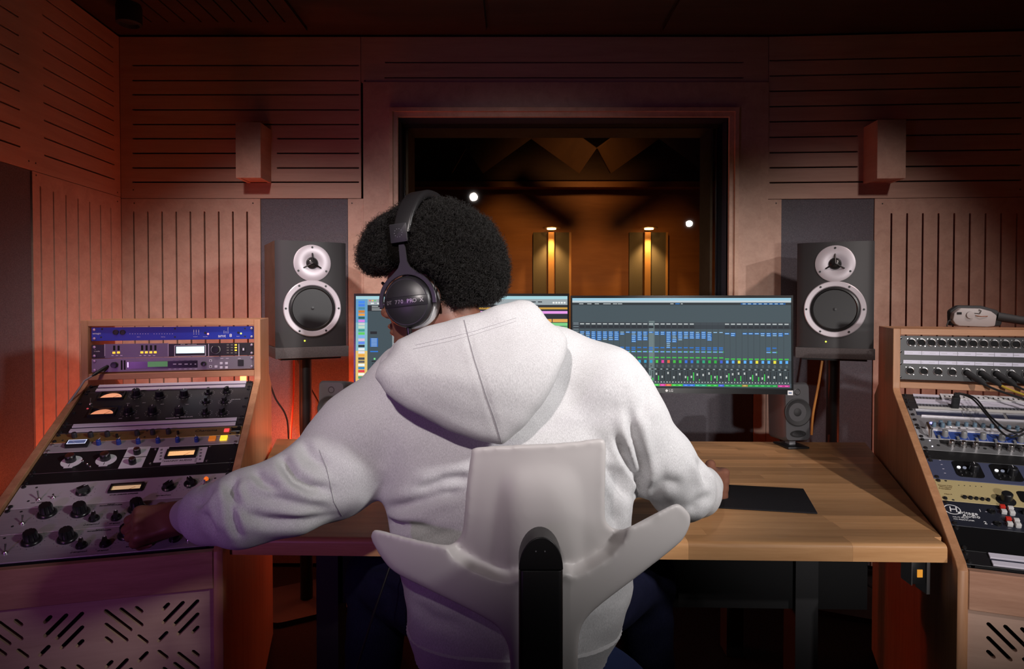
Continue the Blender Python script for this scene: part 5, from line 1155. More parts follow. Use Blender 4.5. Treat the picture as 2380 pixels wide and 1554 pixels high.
dr = unit(np.array([0, 0, CZ]) - WLh); WLh = WLh + dr * .098
EL = A(592, 1172, 1.20); SLd = A(838, 1010, 1.345)
chL = hand(WLh, fxL, sxL, upL, (.62, 1.15, .85), tc=[(.050, .046, -.022), (.074, .040, -.040), (.090, .022, -.050)])
# right hand resting on the mouse pad
fxR = unit(np.array([.74, .64, -.16])); sxR = np.array([.05, .10, 1.0]); sxR = unit(sxR - fxR * (sxR @ fxR)); upR = np.cross(sxR, fxR); upR = upR if upR[0] > 0 else -upR
WRh = np.array([.584, 1.785, DZ + .046]) - fxR * .088; WRh[2] = DZ + .052
ER = A(1592, 1140, 1.40); SRd = A(1398, 905, 1.345)
chR = hand(WRh, fxR, sxR, upR, (.45, .95, .6), spread=.0195)
SKIN = mat('skin', (.18, .075, .048), .48, spec=.4); bsdf(SKIN).inputs['Subsurface Weight'].default_value = .12; bsdf(SKIN).inputs['Subsurface Radius'].default_value = (.01, .004, .002)
L = SKIN.node_tree.links; tc_ = nn(SKIN, 'ShaderNodeTexCoord'); nz = nn(SKIN, 'ShaderNodeTexNoise', Scale=350.0, Detail=3.0); bp = nn(SKIN, 'ShaderNodeBump', Strength=.10, Distance=.001)
L.new(tc_.outputs['Object'], nz.inputs[0]); L.new(nz.outputs[0], bp.inputs['Height']); L.new(bp.outputs[0], bsdf(SKIN).inputs['Normal'])
def body_sdf(X, Y, Z):
    D = chain(X, Y, Z, [A(1085, 840, 1.365), A(1150, 950, 1.37), A(1180, 1150, 1.34), A(1190, 1380, 1.31)], [.07, .12, .125, .13], .05)
    D = smin(D, chain(X, Y, Z, [A(1100, 880, 1.36), SLd, EL, WLh], [.06, .055, .040, .026], .03), .03)
    D = smin(D, chain(X, Y, Z, [A(1120, 880, 1.36), SRd, ER, WRh], [.06, .055, .040, .026], .03), .03)
    return D
parts = []
allp = np.array([WLh, EL, SLd, SRd, ER, WRh, A(1190, 1380, 1.31)])
parts.append(surfnets(body_sdf, allp.min(0) - .16, allp.max(0) + .16, .011))
hb0 = HC + np.array([-.15, -.13, -.17]); parts.append(surfnets(head_sdf, HC - .16, HC + .17, .0036))
for ch, O, f_, s_, u_, fo in ((chL, WLh, fxL, sxL, upL, EL * .25 + WLh * .75), (chR, WRh, fxR, sxR, upR, ER * .3 + WRh * .7)):
    pts_ = np.array([p for P_, R in ch for p in P_] + [O, fo]); parts.append(surfnets(lambda X, Y, Z: hand_sdf(X, Y, Z, ch, O, f_, s_, u_, fo), pts_.min(0) - .04, pts_.max(0) + .04, .0024))
V = np.concatenate([p[0] for p in parts]); off = np.cumsum([0] + [len(p[0]) for p in parts[:-1]]); F = np.concatenate([p[1] + o for p, o in zip(parts, off)])
person = reg(bpy.data.objects.new('person', rawmesh('person', V, F, SKIN)))
tag(person, 'person in a pale grey hoodie seated at the desk, reaching left to a knob', 'person')
for s in (1, -1):
    e = reg(bpy.data.objects.new('eye', L_([(.0005, -.0115)] + [(.0115 * math.cos(t), .0115 * math.sin(t)) for t in np.linspace(-1.3, 1.3, 9)] + [(.0005, .0115)], 16, mat('eye_white', (.7, .65, .62), .2), 'eye')), person, Matrix.Translation(hw_(.078, .032 * s, .006)))
    MB().tube([hw_(.093, .018 * s, .007), hw_(.094, .030 * s, .010), hw_(.083, .046 * s, .006)], [.0012, .0018, .001], 6).build('eyelashes', INK, person)
    MB().tube([hw_(.099, .014 * s, .032), hw_(.094, .034 * s, .038), hw_(.078, .052 * s, .032)], [.003, .0035, .0015], 8).build('eyebrow', INK, person)
# fingernails
NAIL = mat('nail', (.34, .17, .13), .3)
for ch, u_, f_ in ((chR, upR, fxR), (chL, upL, fxL)):
    for P_, R in ch:
        t = unit(P_[-1] - P_[-2]); up_ = unit(u_ - t * (u_ @ t)) if abs(u_ @ t) < .95 else unit(f_ - t * (f_ @ t)); sd_ = np.cross(t, up_); c0 = P_[-1] + up_ * R[-1] * .82
        b = MB(); pv = []
        for a_ in (-.006, 0, .006):
            for w_ in (-.9, -.45, 0, .45, .9): pv.append(c0 + t * a_ + sd_ * (R[-1] * .75 * math.sin(w_)) + up_ * (R[-1] * .32 * (math.cos(w_) - .6)))
        b.add(pv, [(r * 5 + c, r * 5 + c + 1, r * 5 + c + 6, r * 5 + c + 5) for r in range(2) for c in range(4)]); b.build('fingernail', NAIL, person)
# ------------------------------------------------------------------ hoodie
GREYF = fuzzy('heather_grey_cotton', (.69, .68, .695), (.37, .365, .375), 560, .95, .35, sheen=.1, stretch=(1.5, 1.5, .38))
tz = [(790, 1100, 120, .085, 1.385), (850, 1128, 205, .115, 1.375), (950, 1150, 300, .140, 1.365), (1050, 1170, 312, .155, 1.355), (1150, 1180, 306, .158, 1.345), (1250, 1192, 298, .155, 1.335), (1350, 1205, 284, .156, 1.325), (1440, 1195, 262, .154, 1.32), (1490, 1188, 236, .145, 1.32)]
tA = np.array([(A(px, py, Yc)[2], A(px, py, Yc)[0], hwp / FP * Yc * .93, dp, Yc) for py, px, hwp, dp, Yc in tz])[::-1]
def torso(X, Y, Z):
    cx = np.interp(Z, tA[:, 0], tA[:, 1]); a = np.interp(Z, tA[:, 0], tA[:, 2]); b = np.interp(Z, tA[:, 0], tA[:, 3]); cy = np.interp(Z, tA[:, 0], tA[:, 4])
    q = (np.abs((X - cx) / a) ** 2.5 + np.abs((Y - cy) / b) ** 2.5) ** .4; d = (q - 1) * np.minimum(a, b) * .9
    return smax(smax(d, Z - tA[-1, 0], .06), tA[0, 0] - Z, .03)
slL = [(SLd, .088), (A(772, 1096, 1.30), .090), (A(672, 1150, 1.235), .071), (A(565, 1182, 1.205), .066), (A(490, 1195, 1.24), .050), (WLh + (EL - WLh) * .10, .040)]
slR = [(SRd, .088), (A(1450, 975, 1.345), .084), (A(1530, 1070, 1.36), .072), (A(1585, 1136, 1.40), .064), (A(1615, 1142, 1.50), .054), (A(1630, 1132, 1.60), .046), (A(1634, 1126, 1.68), .040)]
def hoodie_sdf(X, Y, Z):
    D = torso(X, Y, Z)
    D = smin(D, chain(X, Y, Z, [A(1090, 830, 1.375), A(960, 890, 1.37), SLd], [.070, .078, .088], .04), .05)
    D = smin(D, chain(X, Y, Z, [A(1120, 820, 1.375), A(1290, 850, 1.37), SRd], [.070, .076, .088], .04), .05)
    D = smin(D, chain(X, Y, Z, [p for p, r in slL], [r for p, r in slL], .03), .04)
    D = smin(D, chain(X, Y, Z, [p for p, r in slR], [r for p, r in slR], .03), .035)
    D = D + wob(X, Y, Z, 26, .003) + wob(X + .3, Y, Z - .2, 55, .0010)
    # hem drawn in by the ribbing
    # openings at the cuffs
    D = smax(D, -cone(X, Y, Z, WLh, WLh + fxL * .10 + (WLh - EL) * .15, .032, .040), .010)
    D = smax(D, -cone(X, Y, Z, WRh + fxR * .02, WRh + fxR * .14, .030, .042), .010)
    return D
hp = np.array([p for p, r in slL + slR] + [A(1190, 1520, 1.32), A(1100, 780, 1.38)])
V, F = surfnets(hoodie_sdf, hp.min(0) - .18, hp.max(0) + .18, .0052)
folds = [([(547, 1108), (540, 1140), (556, 1180)], .017, 8), ([(526, 1108), (531, 1147), (540, 1196), (556, 1228)], .012, 8), ([(655, 1058), (664, 1082), (684, 1112), (722, 1134), (770, 1138)], .017, 11), ([(490, 1132), (474, 1158), (452, 1180)], .012, 9),
         ([(474, 1190), (484, 1215), (498, 1240)], .009, 8), ([(532, 1200), (545, 1225), (560, 1250)], .008, 8), ([(560, 1192), (615, 1208), (700, 1210), (790, 1198)], .010, 11), ([(600, 1150), (685, 1172), (775, 1184)], .009, 12), ([(590, 1092), (612, 1120), (650, 1140)], .010, 10), ([(700, 1020), (720, 1060), (760, 1085)], .007, 12),
         ([(965, 1142), (1030, 1118), (1100, 1108)], .013, 11), ([(880, 1188), (950, 1174), (1020, 1150), (1090, 1138)], .012, 12), ([(862, 1200), (930, 1222), (1010, 1228)], .014, 10), ([(930, 1240), (1000, 1250), (1060, 1235)], .006, 12),
         ([(1462, 950), (1476, 1020), (1492, 1090), (1496, 1150)], .018, 11), ([(1432, 1010), (1455, 1065), (1480, 1120), (1487, 1180)], .020, 9), ([(1405, 1075), (1435, 1120), (1470, 1165)], .014, 12), ([(1415, 1180), (1440, 1230), (1465, 1300)], .007, 14),
         ([(1500, 1150), (1545, 1120), (1590, 1128)], .007, 15), ([(1622, 1062), (1634, 1090), (1646, 1128)], .015, 8), ([(1600, 1190), (1625, 1165), (1660, 1150)], .007, 12), ([(1480, 860), (1500, 920), (1490, 980)], .006, 12),
         ([(800, 1020), (850, 1060), (900, 1080)], .004, 22), ([(1340, 1000), (1400, 960), (1450, 940)], .004, 22), ([(1400, 1380), (1430, 1330), (1470, 1300)], .007, 12), ([(960, 1400), (1010, 1440), (1080, 1460)], .005, 14)]
V = relax(crease(V, F, folds), F, 2)
hoodie = reg(bpy.data.objects.new('hoodie', rawmesh('hoodie', V, F, GREYF)), person)
hoodie['label'] = 'pale heather grey hoodie with the hood down'
bv = BVHTree.FromPolygons([tuple(v) for v in V], [tuple(q) for q in F.tolist()])
def on_surf(bvh, pts, lift=.0006, step=10):
    out = []
    for i in range(len(pts) - 1):
        (x0, y0), (x1, y1) = pts[i], pts[i + 1]; n = max(1, int(math.hypot(x1 - x0, y1 - y0) / step))
        for k in range(n + (i == len(pts) - 2)):
            t = k / n; d = ray(x0 + (x1 - x0) * t, y0 + (y1 - y0) * t).normalized(); h_ = bvh.ray_cast(Vector((0, 0, CZ)), d)
            if h_[0] is not None: out.append(h_[0] + h_[1] * lift)
    return out
SEAM = mat('seam_thread', (.28, .27, .29), .9)
def seam_line(bvh, pts, r, par, m=SEAM):
    q = on_surf(bvh, pts)
    if len(q) > 2: MB().tube(q, r, 6).build('seam', m, par)
seam_line(bv, [(742, 1045), (758, 1085), (768, 1130), (775, 1165), (795, 1198)], .0006, hoodie)
# ribbed hem
hz = tA[0, 0]; b = MB(); n = 150; vv = []; ff = []
for k in range(n):
    t = 2 * math.pi * k / n
    for j, (zz, gr) in enumerate(((hz + .050, -.004), (hz + .045, .004), (hz + .0, .004), (hz - .012, .002), (hz - .016, -.008))):
        cx = np.interp(zz, tA[:, 0], tA[:, 1]); a = np.interp(zz, tA[:, 0], tA[:, 2]); bb = np.interp(zz, tA[:, 0], tA[:, 3]); cy = np.interp(zz, tA[:, 0], tA[:, 4]); g = gr + .0012 * (k % 2)
        c_, s_ = math.cos(t), math.sin(t); r_ = (abs(c_) ** 2.5 + abs(s_) ** 2.5) ** -.4; vv.append((cx + (a + g) * r_ * c_, cy + (bb + g) * r_ * s_, zz))
for k in range(n):
    for j in range(4): ff.append((k * 5 + j, ((k + 1) % n) * 5 + j, ((k + 1) % n) * 5 + j + 1, k * 5 + j + 1))
b.add(vv, ff).build('hem', GREYF, hoodie)
# hood lying on the back
hoodpx = [(925, 793), (1000, 768), (1080, 745), (1160, 716), (1205, 704), (1230, 706), (1262, 738), (1300, 762), (1317, 785), (1313, 830), (1290, 885), (1255, 945), (1215, 993), (1167, 1033), (1120, 1024), (1040, 998), (950, 950), (895, 910), (871, 876), (880, 850), (905, 826)]
HY = 1.185
HP2 = [(p[0], p[2]) for p in (A(x, y, HY) for x, y in hoodpx)]; hpc = A(1105, 880, HY); htip = A(1167, 1033, HY); hrim = A(1090, 745, HY)
def hood_sdf(X, Y, Z):
    s = Y / HY; Xs = X / s; Zs = CZ + (Z - CZ) / s
    d2 = poly2(Xs, Zs, HP2)
    yc = HY - .022 + .95 * (Xs - hpc[0]) ** 2 + .275 * ((Zs - hrim[2] + .10) + np.sqrt((Zs - hrim[2] + .10) ** 2 + .0025)) - .012 * np.exp(-((Zs - hpc[2]) / .09) ** 2) + .05 * ((htip[2] + .05 - Zs) + np.sqrt((htip[2] + .05 - Zs) ** 2 + .0016))
    th = .024 + .020 * np.clip(-d2 / .09, 0, 1)
    D = smax(d2 - .001, np.abs(Y - yc) - th, .022)
    rim = [A(902, 880, 1.36), A(918, 850, 1.31), A(940, 822, 1.27), A(1000, 798, 1.225), A(1085, 775, 1.205), A(1165, 748, 1.215), A(1210, 742, 1.245), A(1246, 776, 1.31), A(1258, 810, 1.38), A(1180, 860, 1.46), A(1000, 900, 1.47), A(918, 905, 1.42), A(902, 880, 1.36)]
    D = smin(D, chain(X, Y, Z, rim, [.030, .027, .024, .022, .021, .022, .024, .030, .034, .034, .034, .032, .030], .02), .03)
    D = smax(D, -ell(X, Y, Z, A(1070, 770, 1.36), (.098, .100, .16)), .02)
    return D + wob(X, Y, Z, 40, .0022)
lo = A(830, 1060, 1.12); hi = A(1370, 670, 1.16)
V2, F2 = surfnets(hood_sdf, (lo[0] - .03, 1.06, lo[2]), (hi[0] + .05, 1.54, hi[2]), .0052)
V2 = crease(V2, F2, [([(1082, 748), (1100, 830), (1130, 920), (1165, 1028)], .0035, 5), ([(985, 850), (1060, 835), (1095, 838)], .003, 22), ([(960, 806), (1040, 790), (1130, 765), (1200, 742)], .0018, 5)])
V2 = relax(V2, F2, 3)
hood = reg(bpy.data.objects.new('hood', rawmesh('hood', V2, F2, GREYF)), hoodie)
bv2 = BVHTree.FromPolygons([tuple(v) for v in V2], [tuple(q) for q in F2.tolist()])
seam_line(bv2, [(1079, 744), (1090, 790), (1104, 840), (1130, 920), (1150, 975), (1165, 1026)], .0009, hood)
seam_line(bv2, [(965, 802), (1040, 785), (1100, 770), (1200, 738)], .0004, hood, mat('light_thread', (.45, .44, .46), .9)); seam_line(bv2, [(960, 811), (1040, 794), (1100, 778), (1200, 746)], .0004, hood, mat('light_thread', (.45, .44, .46), .9))
# ------------------------------------------------------------------ jeans, shoes
DENIM = fuzzy('denim', (.017, .018, .048), (.007, .008, .023), 420, .9, .4, stretch=(1, 1, .3))
hipL, hipR = np.array([-.115, 1.37, .645]), np.array([.125, 1.37, .645]); kL, kR = np.array([-.345, 1.66, .565]), np.array([.34, 1.68, .565]); fL_, fR_ = np.array([-.37, 1.62, .10]), np.array([.36, 1.66, .10])
def jeans_sdf(X, Y, Z):
    D = smin(chain(X, Y, Z, [hipL, kL, fL_], [.105, .080, .062], .03), chain(X, Y, Z, [hipR, kR, fR_], [.105, .080, .062], .03), .04)
    D = smin(D, ell(X, Y, Z, (.005, 1.36, .66), (.205, .115, .11)), .05) + wob(X, Y, Z, 34, .005)
    return smax(D, -(Z - .085), .01)
V3, F3 = surfnets(jeans_sdf, (-.50, 1.12, .04), (.50, 1.80, .84), .010)
V3 = crease(V3, F3, [([(848, 1310), (900, 1320), (950, 1330)], .006, 12), ([(852, 1345), (890, 1365), (950, 1400)], .008, 14), ([(860, 1420), (900, 1400), (960, 1420)], .006, 14)])
jeans = reg(bpy.data.objects.new('jeans', rawmesh('jeans', V3, F3, DENIM)), person)
for f_ in (fL_, fR_):
    V4, F4 = surfnets(lambda X, Y, Z: smax(smin(cone(X, Y, Z, f_ + np.array([0, -.03, -.055]), f_ + np.array([0, .15, -.065]), .045, .038), cone(X, Y, Z, f_, f_ + np.array([0, -.01, -.05]), .048, .045), .03), .004 - Z, .005), f_ + np.array([-.08, -.12, -.12]), f_ + np.array([.08, .25, .08]), .008)
    reg(bpy.data.objects.new('shoe', rawmesh('shoe', V4, F4, BLKM)), person)
# ------------------------------------------------------------------ hair
HAIRM = mat('hair_black', (.010, .0085, .0075), .55, spec=.35)
def hair_sdf(X, Y, Z):
    f, l, u = hl_(X, Y, Z)
    D = ell(f, l, u, (-.010, 0, .078), (.146, .126, .124)); D = smin(D, ell(f, l, u, (-.058, 0, .035), (.106, .112, .098)), .05)
    D = smin(D, ell(f, l, u, (.066, .01, .098), (.066, .085, .060)), .04)
    al = np.abs(l)
    D = smax(D, np.where(f > .02, (.066 - u), (.066 - u) - np.minimum((.02 - f) * 2.2, .088)), .02)
    D = smax(D, -ell(f, al, u, (-.006, .116, -.012), (.084, .066, .074)), .012)                                  # room for the cups
    D = smax(D, -cone(f, al, u, (.004, .132, .04), (.004, .134, .13), .036, .034), .010)                        # and for the yokes
    bl = [(.002, .134, .12), (-.004, .130, .155), (-.012, .112, .196), (-.016, .076, .226), (-.018, .03, .242), (-.018, -.01, .244)]
    D = smax(D, -chain(f, al, u, bl, [.026] * 6, .01), .010)                                                    # pressed down by the headband
    return D + wob(X, Y, Z, 70, .006) + wob(X + .2, Y - .1, Z, 160, .003)
V5, F5 = surfnets(hair_sdf, HC - .23, HC + .25, .0055)
nv = len(V5); V5 = V5 + (rng.random((nv, 3)) - .5) * .0035
hair = reg(bpy.data.objects.new('hair', rawmesh('hair', V5, F5, mat('hair_base', (.004, .0035, .003), 1, spec=0))), person); hair['label'] = 'rounded black afro hair'
a_, b_, c_, d_ = [V5[F5[:, k]] for k in range(4)]; nrm = np.cross(c_ - a_, d_ - b_); area = np.linalg.norm(nrm, axis=1); nrm /= area[:, None] + 1e-12
NC = 34000; pick = rng.choice(len(F5), NC, p=area / area.sum()); uu_, vv_ = rng.random((NC, 1)), rng.random((NC, 1))
root = a_[pick] * (1 - uu_) * (1 - vv_) + b_[pick] * uu_ * (1 - vv_) + c_[pick] * uu_ * vv_ + d_[pick] * (1 - uu_) * vv_; nr = nrm[pick]
ok = np.ones(NC, bool); dirn = nr + (rng.random((NC, 3)) - .5) * 1.5; dirn /= np.linalg.norm(dirn, axis=1)[:, None]
t1 = np.cross(dirn, rng.random((NC, 3)) - .5); t1 /= np.linalg.norm(t1, axis=1)[:, None]; t2 = np.cross(dirn, t1)
SEG = 8; ln = (.006 + .013 * rng.random((NC, 1)) ** 1.5); cr = .0018 + .0026 * rng.random((NC, 1)); ph = rng.random((NC, 1)) * 6.28; turns = 1.0 + 1.2 * rng.random((NC, 1))
fl_ = (root - HC) @ HF; ll_ = np.abs((root - HC) @ HL); ul_ = (root - HC) @ HU
bp_ = np.array([(.002, .108, .12), (-.004, .112, .155), (-.012, .098, .190), (-.016, .066, .210), (-.018, .03, .216), (-.018, 0, .217)]); dm = np.min(np.linalg.norm(np.stack([fl_, ll_, ul_], 1)[:, None, :] - bp_[None], axis=2), 1)
clear = ((np.abs(fl_ - .006) < .030) & (ll_ > .075) & (ul_ < .16)) | (dm < .030) | ((np.hypot(fl_ - .006, ul_ + .012) < .072) & (ll_ > .06))
ln[clear[:, None]] *= .25; cr[clear[:, None]] *= .3
Pn = np.stack([root - nr * .002 + dirn * ln * (k / (SEG - 1)) + cr * (t1 * np.cos(ph + turns * 6.28 * k / (SEG - 1)) + t2 * np.sin(ph + turns * 6.28 * k / (SEG - 1))) for k in range(SEG)], 1)
T = np.gradient(Pn, axis=1); T /= np.linalg.norm(T, axis=2)[..., None] + 1e-12; Ux = np.cross(T, t1[:, None, :] + .01); Ux /= np.linalg.norm(Ux, axis=2)[..., None] + 1e-12; Wx = np.cross(T, Ux)
R_ = .00042 * np.linspace(1, .5, SEG)[None, :, None]
VV = np.stack([Pn + R_ * (Ux * math.cos(q) + Wx * math.sin(q)) for q in (0, 2.094, 4.189)], 2).reshape(-1, 3)
base = (np.arange(NC) * SEG * 3)[:, None, None]; s_ = (np.arange(SEG - 1) * 3)[None, :, None]; FF = []
for k in range(3):
    k2 = (k + 1) % 3; FF.append(np.stack([base + s_ + k, base + s_ + k2, base + s_ + 3 + k2, base + s_ + 3 + k], -1).reshape(-1, 4))
curls = reg(bpy.data.objects.new('hair_curls', rawmesh('hair_curls', VV, np.concatenate(FF), HAIRM)), hair); curls['kind'] = 'stuff'
# ------------------------------------------------------------------ headphones
HM = Matrix.Identity(4)
for i in range(3): HM[i][0], HM[i][1], HM[i][2], HM[i][3] = HF[i], HL[i], HU[i], HC[i]
hp_ = empty('headphones', HM, 'black closed headphones with grey ear pads worn over the hair', 'headphones')
CUP = mat('cup_black', (.018, .017, .020), .42); PADM = fuzzy('velour_grey', (.72, .71, .73), (.48, .47, .49), 500, 1, .6, sheen=.3)
cu_ = -.012
for s in (1, -1):
    T = Matrix.Translation((.006, s * .088, cu_)) @ Matrix.Rotation(-math.pi / 2 * s, 4, 'X')       # local z = outward
    if s < 0: T = Matrix.Translation((.006, s * .088, cu_)) @ Matrix.Rotation(math.pi / 2, 4, 'X')
    cup = MB().lathe([(.040, 0), (.050, .001), (.0525, .006), (.0525, .014), (.050, .019), (.047, .0215)], 48).build('ear_cup', CUP, hp_, T)
    MB().lathe([(.030, -.024), (.038, -.0315), (.046, -.032), (.0545, -.025), (.0560, -.012), (.0545, .000), (.030, .001)], 48).build('ear_pad', PADM, hp_, T)
    # domed caps above and below the name band
    for nm, y0, y1, zt_ in (('cup_cap', .010, .047, .030), ('cup_cap', -.047, -.011, .030)):
        pv = []; fv = []; nx_, ny_ = 17, 9
        for j in range(ny_):
            y = y0 + (y1 - y0) * j / (ny_ - 1); half = math.sqrt(max(.0472 ** 2 - y * y, 1e-7))
            for i in range(nx_):
                x = half * (2 * i / (nx_ - 1) - 1); rr = min(1, math.hypot(x, y) / .0472); pv.append((x, y, .0205 + .0115 * (1 - rr ** 2.6)))
        for j in range(ny_ - 1):
            for i in range(nx_ - 1): fv.append((j * nx_ + i, j * nx_ + i + 1, (j + 1) * nx_ + i + 1, (j + 1) * nx_ + i))
        q = len(pv); pv += [(x, y, .019) for x, y, z in pv]; fv += [tuple(i + q for i in f[::-1]) for f in fv]
        MB().add(pv, fv).build('cup_cap', CUP, cup, ang=60)
    bandp = []
    nx_ = 21; pv = []; fv = []
    for j, y in enumerate((-.0105, -.009, .008, .0095)):
        for i in range(nx_):
            x = .0478 * (2 * i / (nx_ - 1) - 1); rr = abs(x) / .0478; pv.append((x, y, (.0205 if j in (0, 3) else .0212) + .0118 * (1 - rr ** 2.6)))
    for j in range(3):
        for i in range(nx_ - 1): fv.append((j * nx_ + i, j * nx_ + i + 1, (j + 1) * nx_ + i + 1, (j + 1) * nx_ + i))
    MB().add(pv, fv).build('name_band', mat('band_black', (.015, .014, .018), .35), cup, ang=60)
    if s > 0:   # raised lettering following the dome
        st = 'DT 770 PRO X'; adv = .0067; x = -(len(st) - 1) * adv / 2
        for ch_ in st:
            if ch_ != ' ':
                zz = .0213 + .0118 * (1 - (abs(x) / .0478) ** 2.6); sl_ = math.atan2(.0118 * 2.6 * (abs(x) / .0478) ** 1.6 / .0478 * (1 if x > 0 else -1), 1)
                text(ch_, .0112, mat('silver_print', (.55, .50, .56), .3, .7), cup, 0, 0, name='letter', align='CENTER', M=Matrix.Translation((-x, -.0005, zz)) @ Matrix.Rotation(math.pi, 4, 'Z') @ Matrix.Rotation(sl_, 4, 'Y'))
            x += adv
    # yoke: forked arm
    def arc(a0, a1, r, n=14): return [(r * math.sin(math.radians(a0 + (a1 - a0) * k / n)), r * math.cos(math.radians(a0 + (a1 - a0) * k / n))) for k in range(n + 1)]
    outer = arc(-98, -28, .064, 12) + [(-.014, .070), (-.0085, .082), (-.0075, .118), (.0075, .118), (.0085, .082), (.014, .070)] + arc(28, 98, .064, 12); inner = arc(98, -98, .0545, 24)
    MB().prism([(x_, -y_) for x_, y_ in outer + inner], .012, .0165).build('yoke', mat('yoke_grey', (.055, .052, .060), .35, .5), hp_, T, bevel=.0012, segs=1)
    for xx in (-1, 1): MB().lathe([(.0055, 0), (.005, .010)], 14, (xx * .052 if xx < 0 else .052, .0, .010), axis='x').build('pivot', STEEL, hp_, T)
    MB().prism(rrect(-.019, .019, -.158, -.120, .002), .0150, .0260).build('slider_plate', mat('slider_black', (.016, .015, .018), .5), hp_, T, bevel=.001)
    if s > 0:
        dm = MB()
        for k in range(10): a = k * .628; dm.box(.0085 * math.cos(a) - .0007, .0085 * math.cos(a) + .0007, -.139 + .0085 * math.sin(a) - .0004, -.139 + .0085 * math.sin(a) + .0004, .0261, .0263)
        dm.build('embossing', GREY, hp_, T)
        MB().tube([Vector((-.058, .0, .005)), Vector((-.056, -.035, .0)), Vector((-.047, -.066, .010)), Vector((-.046, -.10, .016)), Vector((-.036, -.125, .014))], .0011, 6).build('wire', BLK, hp_, T)
        MB().lathe([(.006, 0), (.006, .014), (.005, .022), (.0035, .034)], 14, (.006, .050, .008), axis='y').build('cable_boot', BLKG, hp_, T)
# padded band over the top
pv = []; fv = []; nb_ = 40; sec = rrect(-.019, .019, -.006, .006, .005, 3); ms_ = len(sec)
for k in range(nb_ + 1):
    a = -1.32 + 2.64 * k / nb_; c1, s1 = math.cos(a), math.sin(a)
    l_ = .108 * (abs(s1) ** .8) * (1 if s1 > 0 else -1) / (math.sin(1.32) ** .8); u_ = .126 + .090 * (c1 - math.cos(1.32)) / (1 - math.cos(1.32))
    a_n = -1.32 + 2.64 * (k + .01) / nb_; s2 = math.sin(a_n); l2 = .108 * (abs(s2) ** .8) * (1 if s2 > 0 else -1) / (math.sin(1.32) ** .8); u2 = .126 + .090 * (math.cos(a_n) - math.cos(1.32)) / (1 - math.cos(1.32))
    tl_, tu_ = l2 - l_, u2 - u_; q_ = math.hypot(tl_, tu_); nl, nu = -tu_ / q_, tl_ / q_
    back = -.020 * c1; puff = 1 + .5 * max(0, math.cos(a * 1.15))
    for x_, y_ in sec: pv.append((x_ * (1.0 + .12 * c1) + back + .006, l_ + nl * y_ * puff, u_ + nu * y_ * puff))
for k in range(nb_):
    for j in range(ms_): fv.append((k * ms_ + j, k * ms_ + (j + 1) % ms_, (k + 1) * ms_ + (j + 1) % ms_, (k + 1) * ms_ + j))
fv += [tuple(range(ms_))[::-1], tuple(nb_ * ms_ + j for j in range(ms_))]
MB().add(pv, fv).build('headband', mat('band_leather', (.014, .013, .014), .36), hp_)
lead = [HM @ (Matrix.Translation((.006, .088, cu_)) @ Matrix.Rotation(-math.pi / 2, 4, 'X') @ Vector((.006, .082, .008)))]
HMi = HM.inverted()
MB().tube([HMi @ p for p in [lead[0], at(978, 765, 1.30), at(975, 790, 1.33), at(970, 830, 1.45), at(960, 950, 1.58), at(930, 1150, 1.60), at(905, 1320, 1.30), at(870, 1420, 1.26), at(830, 1550, 1.24), at(800, 1680, 1.24)]], .0022, 8).build('cable', BLK, hp_)
# ------------------------------------------------------------------ swivel chair with a winged back
CYc = 1.075
out_px = [(1099, 1040), (1170, 1034), (1250, 1031), (1330, 1026), (1396, 1018), (1408, 1030), (1408, 1080), (1406, 1189), (1412, 1214), (1428, 1227), (1453, 1226), (1490, 1209), (1562, 1172), (1580, 1171), (1601, 1190), (1606, 1212), (1595, 1242), (1570, 1271), (1474, 1346), (1399, 1403), (1360, 1442), (1346, 1485), (1345, 1560), (1345, 1650), (1185, 1650), (1184, 1560), (1181, 1508), (1167, 1474), (1146, 1449), (1082, 1413), (982, 1364), (925, 1335), (896, 1310), (869, 1268), (861, 1246), (868, 1231), (884, 1231), (957, 1250), (1028, 1264), (1053, 1260), (1068, 1246), (1076, 1221), (1085, 1118), (1095, 1052)]
OP = [(p[0], p[2]) for p in (A(x, y, CYc) for x, y in out_px)]; OP = [tuple(p) for p in resample(OP, 3)]
ridge_px = [(1020, 1262), (1036, 1275), (1050, 1296), (1100, 1328), (1160, 1350), (1186, 1356), (1203, 1349), (1258, 1340), (1318, 1336), (1330, 1343), (1370, 1326), (1420, 1296), (1450, 1262), (1458, 1240), (1462, 1224)]
RP = [(p[0], p[2]) for p in (A(x, y, CYc) for x, y in ridge_px)]; RP = RP + [(RP[-1][0] + .4, RP[-1][1] + .05), (.8, -.2), (-.8, -.2), (RP[0][0] - .4, RP[0][1] + .05)]
pcx = A(1255, 1200, CYc)
def shell_sdf(X, Y, Z):
    s = Y / CYc; Xs = X / s; Zs = CZ + (Z - CZ) / s
    d2 = poly2(Xs, Zs, OP); rd = poly2(Xs, Zs, RP)            # rd<0 below the ridge
    st = np.clip(.5 - rd / .024, 0, 1); st = st * st * (3 - 2 * st)
    up_ = Zs - pcx[2]
    yc = CYc + .012 + .75 * (Xs - pcx[0]) ** 2 + .040 * np.clip(rd / .022, 0, 1) * np.exp(-np.maximum(rd, 0) / .075) * np.clip(3.6 - np.abs(Xs - pcx[0]) / .055, 0, 1) + .10 * np.maximum(up_, 0) ** 1.0 * .5
    lob = np.clip(1 - np.sqrt(((Xs - pcx[0]) / .078) ** 4 + (np.maximum(np.abs(up_ + .03) - .0, 0) / .125) ** 4), 0, 1); lob = lob * lob * (3 - 2 * lob)
    yc = yc - .016 * lob * (1 - st)
    lip = np.exp(-((d2 + .004) / .006) ** 2)
    return smax(d2, np.abs(Y - yc) - .0075 - .002 * lip * (1 - st), .008)
lo = A(840, 1660, CYc); hi = A(1630, 1000, CYc)
